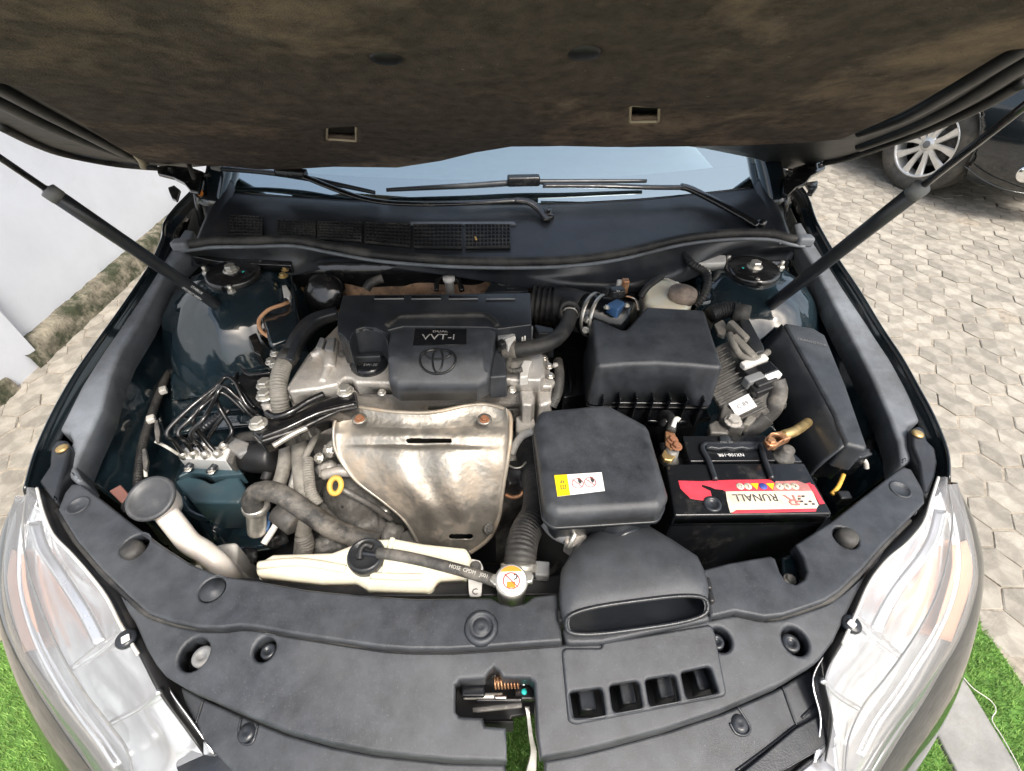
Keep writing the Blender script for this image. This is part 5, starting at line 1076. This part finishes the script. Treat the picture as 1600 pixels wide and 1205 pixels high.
# ------------------------------------------------------------------ hood
TS = math.tan(R(28)); zH = lambda x, y: 1.06+(1.25-y)*TS
hp0 = Vector((0, 1.25, 1.06)); hn0 = Vector((0, TS, 1)).normalized()
def HP(x, y): return PL(x, y, hp0, hn0)
def slab_down(name, outer, z, thick, bevel, m, parent, holes=(), grid=0, k=3):
    me = slab_mesh(name, outer, lambda x, y: -z(x, y), thick, bevel, m, holes, grid, 0., k)
    for v in me.vertices: v.co.z = -v.co.z
    bm = bmesh.new(); bm.from_mesh(me); bmesh.ops.recalc_face_normals(bm, faces=bm.faces); bm.to_mesh(me); bm.free()
    return wn(put(name, me, parent))
left = [HP(*q) for q in ((245, 260), (180, 254), (100, 238), (50, 220), (0, 195))]
right = [HP(*q) for q in ((1600, 125), (1540, 160), (1450, 200), (1390, 222), (1330, 243), (1290, 252))]
rear = [HP(*q) for q in ((1245, 268), (1225, 265), (1180, 250), (1100, 234), (1010, 222), (940, 216), (860, 210), (700, 214), (500, 233), (372, 250), (330, 260), (290, 264))]
tip = [Vector((-.81, .62, 0)), Vector((-.74, .45, 0)), Vector((-.55, .37, 0)), Vector((0, .33, 0)), Vector((.55, .37, 0)), Vector((.72, .45, 0)), Vector((.765, .62, 0))]
mat('hood_inner', (.008, .010, .011), .48, var=.3, coat=.0, bump=.05, bs=100, dirt=(.04, .04, .035), damt=.3, dscale=18, wave=.2, wvs=12)
hood = slab_down('hood', left+tip+right+rear, zH, .03, .008, 'hood_inner', car)
for sgn, paths in ((-1, ([(205, 245), (120, 200), (60, 168), (0, 135)], [(225, 252), (140, 222), (60, 188), (0, 158)])), (1, ([(1345, 205), (1420, 178), (1500, 132), (1600, 70)], [(1345, 228), (1430, 196), (1510, 155), (1600, 98)]))):
    for pth in paths:
        q = [HP(*a) for a in pth]; q.append(q[-1]+(q[-1]-q[-2]).normalized()*.10); tube('hood_rib', q, .011, 'hood_inner', hood, seg=14)
slab_down('hood_skin', left+tip+right+rear, lambda x, y: zH(x, y)+.031, .003, .001, 'paint', hood)
for e in (left, right): tube('hood_edge_seal', [p-Z*.004 for p in e], .007, 'rubber', hood, seg=8)
fe_b = [(217, 240), (300, 248), (400, 247), (520, 249), (620, 247), (690, 239), (750, 224), (800, 219), (880, 217), (1000, 213), (1150, 208), (1260, 200), (1330, 190)]
fe_r = [(1400, 163), (1500, 108), (1600, 42)]; fe_l = [(0, 106), (100, 164), (160, 204)]
FO = [HP(*q) for q in fe_b+fe_r]+[Vector((.60, .55, 0)), Vector((.55, .46, 0)), Vector((-.55, .46, 0)), Vector((-.60, .55, 0))]+[HP(*q) for q in fe_l]
def zF(x, y):
    p = Vector((x, y, 0)); b = noise.noise(p*5)*.010+noise.noise(p*13)*.005+noise.noise(p*33)*.002
    for cx, cy in ((-.099, .657), (.102, .646)): b += .010*math.exp(-((x-cx)**2+(y-cy)**2)/.0016)
    for cx, cy in ((-.252, .941), (.222, .832)): b += .008*math.exp(-((x-cx)**2/.006+(y-cy+.02)**2/.0012))
    return zH(x, y)-.020+b
def rr(x0, y0, x1, y1): return fillet([HP(x0, y0), HP(x1, y0), HP(x1, y1), HP(x0, y1)], .006)
slots = [rr(508, 184, 554, 208), rr(987, 151, 1033, 172)]
felt = slab_down('hood_insulation', fillet(FO, .01), zF, .016, .008, 'felt', hood, holes=slots, grid=.022)
for s in slots: tube('slot_binding', [Vector((p.x, p.y, zF(p.x, p.y)+.004)) for p in s], .0022, 'felt_edge', felt, closed=True, n=1, seg=6)
for x, y in ((600, 68), (915, 60)): 
    c = HP(x, y); c.z = zF(c.x, c.y); lathe('insulation_clip', c, [(.017, .002), (.0165, -.003), (.010, -.005), (.001, -.005)], 'plastic_dark', felt, axis=Vector((0, TS, 1)), n=24)
for x, y in ((325, 213),): tube('insulation_tear', [HP(304, 202)-Z*.018, HP(325, 212)-Z*.020, HP(345, 221)-Z*.018], .004, 'cavity', felt, flat=.3)
tube('torn_foam', [HP(208, 232)-Z*.012, HP(214, 238)-Z*.018, HP(216, 246)-Z*.02], .007, 'felt_edge', hood, seg=7)
# hinges
for sg, pl, hk in ((-1, [(244, 260), (262, 258), (300, 262), (318, 268), (310, 300), (296, 296), (286, 284), (270, 276), (246, 270)], [(262, 293), (272, 289), (281, 296), (276, 313), (268, 309), (264, 300)]), (1, [(1225, 278), (1240, 262), (1270, 252), (1290, 250), (1290, 262), (1268, 274), (1258, 286), (1244, 292), (1232, 305), (1224, 300)], [(1258, 285), (1278, 282), (1278, 292), (1270, 303), (1261, 302), (1264, 294)])):
    hg = slab('hood_hinge', pl, 1.045, .008, .002, 'metal_black', car, r=.003)
    slab('hinge_hook', hk, 1.03, .006, .002, 'metal_black', hg, r=.002)
    for i in (1, 3): 
        q = P(pl[i][0]+sg*-6, pl[i][1]+7, 1.046); bolt(q, .006, 'metal_black', hg)
    hx = 306 if sg < 0 else 1232
    tube('hinge_link', [P(hx, 290, 1.035), P(hx-sg*4, 320, 1.0), P(hx-sg*10, 352, .95)], .007, 'metal_black', hg)
tube('washer_line', [(292, 248, 1.06), (300, 270, 1.05), (310, 296, 1.03), (318, 318, 1.0), (328, 350, .97)], .005, 'hose_dusty', car); tube('line_clip', [(311, 298, 1.03), (313, 303, 1.027)], .0065, 'orange', car)
# gas struts
def strut(a, b, jx, tg, nm):
    lo, hi = 0., 1.
    for _ in range(40):
        mid = (lo+hi)/2
        if abs(V(a.lerp(b, mid))[0]-V(a)[0]) < abs(jx-V(a)[0]): lo = mid
        else: hi = mid
    j = a.lerp(b, lo)
    s = tube('gas_strut', [a.lerp(j, .06), a.lerp(j, .5), j], .0112, 'plastic_smooth', car, seg=20, n=2)
    tube('strut_rod', [j, b], .0046, 'metal_black', s, seg=12, n=1)
    lathe('strut_collar', j, [(.0118, -.014), (.0118, .0), (.006, .002), (.0055, .004)], 'grey_plastic', s, axis=b-a, n=20)
    lathe('ball_joint', a, [(.006, -.012), (.011, -.006), (.0125, .004), (.010, .02), (.0085, .028)], 'plastic_gloss', s, axis=b-a, n=18)
    slab('strut_bracket', [a+Vector(v) for v in ((-.018, -.02, 0), (.018, -.02, 0), (.022, .02, 0), (-.022, .02, 0))], a.z-.012, .08, .003, 'paint_bay', s, r=.004); bolt(a+Vector((.004, -.014, -.01)), .005, 'zinc', s)
    return s, j
aL, bL = P(366, 495, .87), HP(-200, 111)
aR, bR = P(1188, 490, .87), HP(1800, 9)
sL, jL = strut(aL, bL, 75, 1, 'l'); sR, jR = strut(aR, bR, 1440, 1, 'r')
ax = (aL-bL).normalized(); nv = (CAM-aL); nv = (nv-ax*nv.dot(ax)).normalized(); yv = nv.cross(ax)
pt = aL.lerp(bL, 0)
for t_, s_, off in ((.255, 'STABILUS', .0), (.255, 'LIFT-O-MAT', -.006), (.255, 'DO NOT OPEN', -.0105)):
    lo, hi = 0., 1.
    for _ in range(40):
        mid = (lo+hi)/2
        if V(aL.lerp(bL, mid))[0] > 302: lo = mid
        else: hi = mid
    q = aL.lerp(bL, lo); text(s_, q+nv*(.0113-abs(off)*.35)+yv*(off+.002)*1., .0065, ax, (nv+yv*off*60).normalized(), 'white', sL, sx=.9)
# ------------------------------------------------------------------ headlights
def lamp(inn, crease, outer, sg):
    I, C_, O = [resample(PS(l, 0), 11) for l in (inn, crease, outer)]
    cen = lambda a, b, t, h: a.lerp(b, t)+Z*h
    rows = [I, [cen(a, b, .5, .010) for a, b in zip(I, C_)], C_, [cen(a, b, .5, .006)+Vector((sg*.008, -.004, 0)) for a, b in zip(C_, O)], O]
    H = patch('headlight', [[p+Vector((-sg*.004, .004, -.020)) for p in r] for r in rows], 'lamp_white', car, nu=60, nv=36, thick=.002,
              disp=lambda u, v, p: Vector((0, 0, -.022*math.sin(math.pi*min(1, max(0, v)))-.003*math.sin(v*19)*(.1 < u < .95)-.003*math.sin(u*11+v*4)-.010*math.exp(-((u-.45)**2/.006+(v-.25)**2/.02))-.010*math.exp(-((u-.72)**2/.006+(v-.28)**2/.02)))))
    wallp = [I[6]-Z*.006, I[6].lerp(C_[6], .5)-Z*.004, C_[6]-Z*.006]
    patch('reflector_divider', [wallp, [p+Vector((sg*.004, .012, -.03)) for p in wallp]], 'chrome_satin', H, nu=12, nv=4, thick=.002)
    dn = [cen(a, b, .34, -.012) for a, b in zip(I[1:7], C_[1:7])]
    patch('day_light_strip', [dn, [p+Vector((sg*.016, -.004, .001)) for p in dn]], 'chrome_satin', H, nu=20, nv=3, thick=.002)
    patch('lens', rows, 'lens', H, nu=60, nv=36, thick=0)
    tube('lens_crease', [p+Z*.0004 for p in C_], .0014, 'grey_plastic', H, seg=6)
    tube('lens_seal', [p+Z*.0005 for p in I[:8]], .0022, 'white_plastic', H, seg=6)
    tube('light_bar', [cen(a, b, .5, -.008)+Vector((-sg*.004, 0, 0)) for a, b in zip(C_[1:-1], O[1:-1])], .005, 'lamp_white', H, seg=8)
    a, b = C_[2], O[2]; c, d = C_[5], O[5]
    patch('side_marker', [[a.lerp(b, .35)-Z*.014, C_[3].lerp(O[3], .35)-Z*.014, c.lerp(d, .45)-Z*.014], [a.lerp(b, .95)-Z*.012, C_[3].lerp(O[3], .95)-Z*.012, c.lerp(d, .9)-Z*.012]], 'amber_lens', H, nu=10, nv=8, thick=.002)
    tube('reflector_wall', [I[6]-Z*.010, I[6].lerp(C_[6], .5)-Z*.016, C_[6]-Z*.012], .004, 'lamp_white', H); tube('reflector_wall', [I[8]-Z*.010, I[8].lerp(C_[8], .5)-Z*.018, C_[8]-Z*.012], .004, 'lamp_white', H)
    return H, O
inL = [(58, 763, .842), (64, 789, .838), (80, 831, .832), (103, 856, .83), (127, 884, .826), (159, 921, .822), (188, 975, .815), (210, 1011, .81), (243, 1075, .795), (260, 1110, .785), (290, 1136, .772), (318, 1180, .755)]
crL = [(41, 773, .838), (36, 812, .812), (37, 852, .80), (48, 905, .79), (66, 955, .78), (89, 1009, .77), (127, 1075, .755), (177, 1140, .742), (200, 1176, .735), (212, 1240, .72)]
ouL = [(39, 776, .825), (22, 805, .78), (6, 866, .735), (1, 905, .715), (3, 945, .70), (16, 996, .685), (38, 1044, .67), (76, 1107, .65), (114, 1161, .635), (150, 1215, .62), (190, 1270, .60)]
inR = [(1466, 746, .842), (1455, 781, .838), (1446, 812, .834), (1425, 842, .83), (1387, 874, .826), (1355, 917, .822), (1335, 965, .816), (1310, 1020, .806), (1284, 1075, .795), (1296, 1114, .782), (1308, 1146, .77), (1290, 1190, .755)]
crR = [(1481, 757, .838), (1488, 795, .815), (1484, 851, .80), (1467, 921, .785), (1434, 987, .77), (1388, 1053, .757), (1341, 1114, .745), (1327, 1146, .738), (1320, 1230, .72)]
ouR = [(1483, 753, .825), (1501, 790, .78), (1520, 837, .745), (1529, 888, .72), (1524, 931, .70), (1506, 987, .68), (1482, 1029, .665), (1453, 1081, .65), (1411, 1146, .635), (1378, 1200, .62), (1345, 1255, .60)]
lL, OL = lamp(inL, crL, ouL, -1); lR, OR = lamp(inR, crR, ouR, 1)
# dark bezel between lamp and cover, with white fixing tabs
for inn, cov, tab in ((inL, [(90, 770, .82), (92, 800, .815), (110, 840, .81), (130, 862, .81), (162, 900, .81), (190, 935, .805), (215, 985, .80), (234, 1022, .79), (260, 1062, .775), (275, 1095, .765), (292, 1120, .755), (320, 1150, .745)], (196, 998)), (inR, [(1446, 772, .82), (1446, 790, .815), (1425, 812, .81), (1402, 832, .81), (1372, 868, .81), (1345, 910, .805), (1325, 955, .80), (1303, 1002, .79), (1280, 1034, .775), (1284, 1080, .765), (1294, 1115, .755), (1290, 1150, .745)], (1331, 975))):
    a, b = resample(PS([(x, y, z-.012) for x, y, z in inn], 0), 11), resample(PS([(x, y, z) for x, y, z in cov], 0), 11)
    bz = patch('lamp_bezel', [a, b, [p+Vector((0, .01, -.03)) for p in b]], 'plastic_dark', car, nu=20, nv=6, thick=.003)
    lathe('fixing_tab', P(tab[0], tab[1], .813), [(.012, -.004), (.012, 0), (.010, .003), (.001, .003)], 'plastic_smooth', bz, n=18); box('tab_pin', P(tab[0], tab[1], .818), .009, .009, .003, 'white', bz, (0, 0, .6))
slab('grille_surround', [(300, 1136), (322, 1150), (340, 1170), (420, 1230), (290, 1240), (270, 1190), (296, 1175)], .735, .03, .004, 'plastic_smooth', car, r=.006)
slab('chrome_strip', [(1290, 1165), (1308, 1150), (1318, 1240), (1250, 1240), (1240, 1205)], .735, .02, .006, 'chrome_satin', car, r=.008)
# bumper skin under the lamps and across the front
bl = resample(OL, 9); brr = resample(OR, 9)
def bump(O, sil, sg):
    S_ = resample(PS(sil, 0), 9)
    return [[p+Vector((-sg*.012, .008, -.010)) for p in O], [p+Vector((-sg*.001, .001, -.006)) for p in O], [p.lerp(q, .5)+Vector((sg*.006, -.004, .012)) for p, q in zip(O, S_)], S_, [q+Vector((-sg*.03, .02, -.12)) for q in S_], [q+Vector((-sg*.10, .06, -.24)) for q in S_]]
patch('bumper', bump(bl, [(40, 800, .72), (18, 866, .66), (15, 905, .63), (18, 950, .60), (28, 1000, .565), (40, 1048, .54), (58, 1110, .51), (80, 1165, .49), (104, 1212, .47), (135, 1275, .45)], -1), 'paint', car, nu=32, nv=30, thick=.003)
bR_ = patch('bumper', bump(brr, [(1484, 790, .72), (1508, 837, .67), (1515, 888, .63), (1512, 931, .61), (1504, 985, .58), (1500, 1010, .56), (1491, 1062, .53), (1463, 1132, .50), (1420, 1207, .48), (1375, 1275, .46)], 1), 'paint', car, nu=32, nv=30, thick=.003)
tube('bumper_trim', [P(1494, 1040, .565), P(1470, 1095, .54), P(1436, 1160, .52), P(1400, 1215, .50)], .004, 'copper', bR_, seg=8)
q0, q1 = bl[-1], brr[-1]
fx = [q0+Vector((-.004, -.004, -.05)), Vector((-.40, .03, .60)), Vector((0, -.03, .60)), Vector((.40, .03, .60)), q1+Vector((.004, -.004, -.05))]
patch('bumper_skin', [[p+Vector((0, 0, -d)) for p in fx] for d in (0, .1, .2, .3)], 'paint', car, nu=24, nv=9, thick=.003)

# ================================================================== black car parked at the right
bcar = thing('parked_car', (3.6, 4.4, 0), 'black parked car with silver multi-spoke alloy wheel on the hexagonal pavers', 'car')
Wc = P(1447, 226, .325); Wc.z = .325; fd = Vector((.30, -.954, 0)).normalized(); ln = Vector((-.954, -.30, 0)).normalized()
def wl(a, l, z): return Vector((Wc.x, Wc.y, 0))+fd*a+ln*l+Z*z
def wheel(c, nm):
    tw = lathe('wheel', c, [(.215, .005), (.225, .012), (.262, .020), (.310, .012), (.326, -.02), (.328, -.10), (.326, -.17), (.30, -.20), (.215, -.20)], 'tyre', bcar, axis=ln, n=56, caps=(False, False))
    for i in range(5): lathe('tread_groove', c-ln*(.035+i*.032), [(.3285, -.003), (.3285, .003)], 'cavity', tw, axis=ln, n=48, caps=(False, False))
    lathe('rim_lip', c, [(.222, -.03), (.224, .010), (.214, .014), (.206, .004), (.203, -.09)], 'rim_silver', tw, axis=ln, n=56, caps=(False, False))
    lathe('brake_disc', c-ln*.10, [(.15, 0), (.15, .01), (.001, .01)], 'aluminium_dark', tw, axis=ln, n=32)
    lathe('inner_barrel', c-ln*.13, [(.205, 0), (.001, .001)], 'cavity', tw, axis=ln, n=32)
    u = fd; v = Z
    for k in range(10):
        a0 = 2*math.pi*(k//2)/5+(.22 if k % 2 else -.22)+.35; a1 = 2*math.pi*(k//2)/5+(.36 if k % 2 else -.36)+.35
        D0 = u*math.cos(a0)+v*math.sin(a0); D1 = u*math.cos(a1)+v*math.sin(a1)
        T0 = u*-math.sin(a0)+v*math.cos(a0); T1 = u*-math.sin(a1)+v*math.cos(a1)
        loft('spoke', [[c+D*r+T*wd*e-ln*d for e, d in ((-1, dd+.012), (-.7, dd), (.7, dd), (1, dd+.012), (.6, dd+.03), (-.6, dd+.03))] for D, T, r, wd, dd in ((D0, T0, .035, .018, .012), (D0.lerp(D1, .5), T0, .11, .020, .004), (D1, T1, .21, .030, -.004))], 'rim_silver', tw, smooth=False)
    lathe('hub', c-ln*.02, [(.062, -.02), (.060, .006), (.034, .012), (.031, .016), (.001, .018)], 'rim_silver', tw, axis=ln, n=32)
    lathe('hub_badge', c, [(.026, -.003), (.024, -.001), (.001, -.001)], 'grey_plastic', tw, axis=ln, n=24)
    for k in range(5): a = 2*math.pi*k/5; lathe('wheel_nut', c+(u*math.cos(a)+v*math.sin(a))*.046-ln*.014, [(.011, 0), (.009, .002), (.001, -.004)], 'aluminium_dark', tw, axis=ln, n=12)
wheel(Wc, 'f'); wheel(Wc-fd*2.7, 'r')
prof = ((.20, -.06), (.26, -.005), (.42, .035), (.58, .03), (.70, .0), (.80, -.06), (.86, -.14))
cols = (-3.5, -2.7, -1.8, -1.0, -.5, 0, .35, .55, .70, .80, .84)
pin = (.10, .03, .0, .0, .0, .0, .01, .05, .14, .30, .62)
rows = [[wl(a, .03+l-p, z+.05*max(0, -a-.6)*(1 if z > .6 else 0)*.2) for a, p in zip(cols, pin)] for z, l in prof]
def arch(u, v, p):
    q = p-Wc; s = q.dot(fd); return (s*s+q.z*q.z < .365**2 and q.z > -.2) or ((s+2.7)**2+q.z**2 < .365**2 and q.z > -.2)
bd = patch('body', rows, 'paint', bcar, nu=200, nv=60, thick=.004, cut=arch)
for cc_ in (Wc, Wc-fd*2.7):
    loft('wheel_well', [[cc_+fd*(.37*math.cos(t))+Z*(.37*math.sin(t))+ln*l for t in [math.pi*k/24 for k in range(25)]] for l in (.05, -.30)], 'cavity', bd, caps=(False, False), closed=False)
    tube('arch_lip', [cc_+fd*(.366*math.cos(t))+Z*(.366*math.sin(t))+ln*.052 for t in [math.pi*k/24 for k in range(25)]], .006, 'paint', bd, n=1, seg=8)
tube('bumper_crease', [wl(.36, .065, .30), wl(.50, .03, .25), wl(.64, -.04, .225), wl(.78, -.2, .22)], .0035, 'paint', bd, seg=8)
fo_ = lathe('fog_lamp', wl(.66, -.055, .34), [(.05, -.02), (.058, 0), (.052, .012), (.03, .016), (.001, .018)], 'chrome', bd, axis=ln*.7+fd*.7, n=24)
hlp = slab('body_headlight', [wl(.42, .0, 0), wl(.70, -.12, 0), wl(.76, -.32, 0), wl(.45, -.22, 0)], .80, .12, .03, 'chrome_satin', bd, r=.03, k=4)
patch('bonnet', [[wl(a, l, z) for a, z in ((-.75, .93), (-.2, .92), (.3, .87), (.7, .76), (.82, .62))] for l in (-.06, -.4, -.9, -1.4, -1.7)], 'paint', bcar, nu=24, nv=24, thick=.004)
patch('underbody', [[wl(a, l, .22) for a in (-3.4, -1.5, .6)] for l in (-.1, -.9, -1.6)], 'cavity', bcar, nu=4, nv=4, thick=.01)
patch('cabin', [[wl(-.8, -.12, .93), wl(-1.5, -.32, 1.35), wl(-2.6, -.32, 1.38), wl(-3.4, -.12, .95)], [wl(-.7, -.9, .95), wl(-1.45, -.9, 1.44), wl(-2.6, -.9, 1.46), wl(-3.5, -.9, .98)], [wl(-.8, -1.6, .93), wl(-1.5, -1.45, 1.35), wl(-2.6, -1.45, 1.38), wl(-3.4, -1.6, .95)]], 'glass_black', bcar, nu=16, nv=12, thick=.004)
# a thin hose on the grass
tube('garden_line', [P(x, y, .012) for x, y in ((1500, 1052), (1520, 1075), (1548, 1095), (1556, 1110), (1550, 1125), (1565, 1150), (1585, 1185), (1600, 1215))], .0014, 'wire_white', None, seg=6)
g_ = bpy.data.objects['garden_line']; g_['label'] = 'thin pale cord lying on the artificial grass beside the concrete strip'; g_['category'] = 'cord'
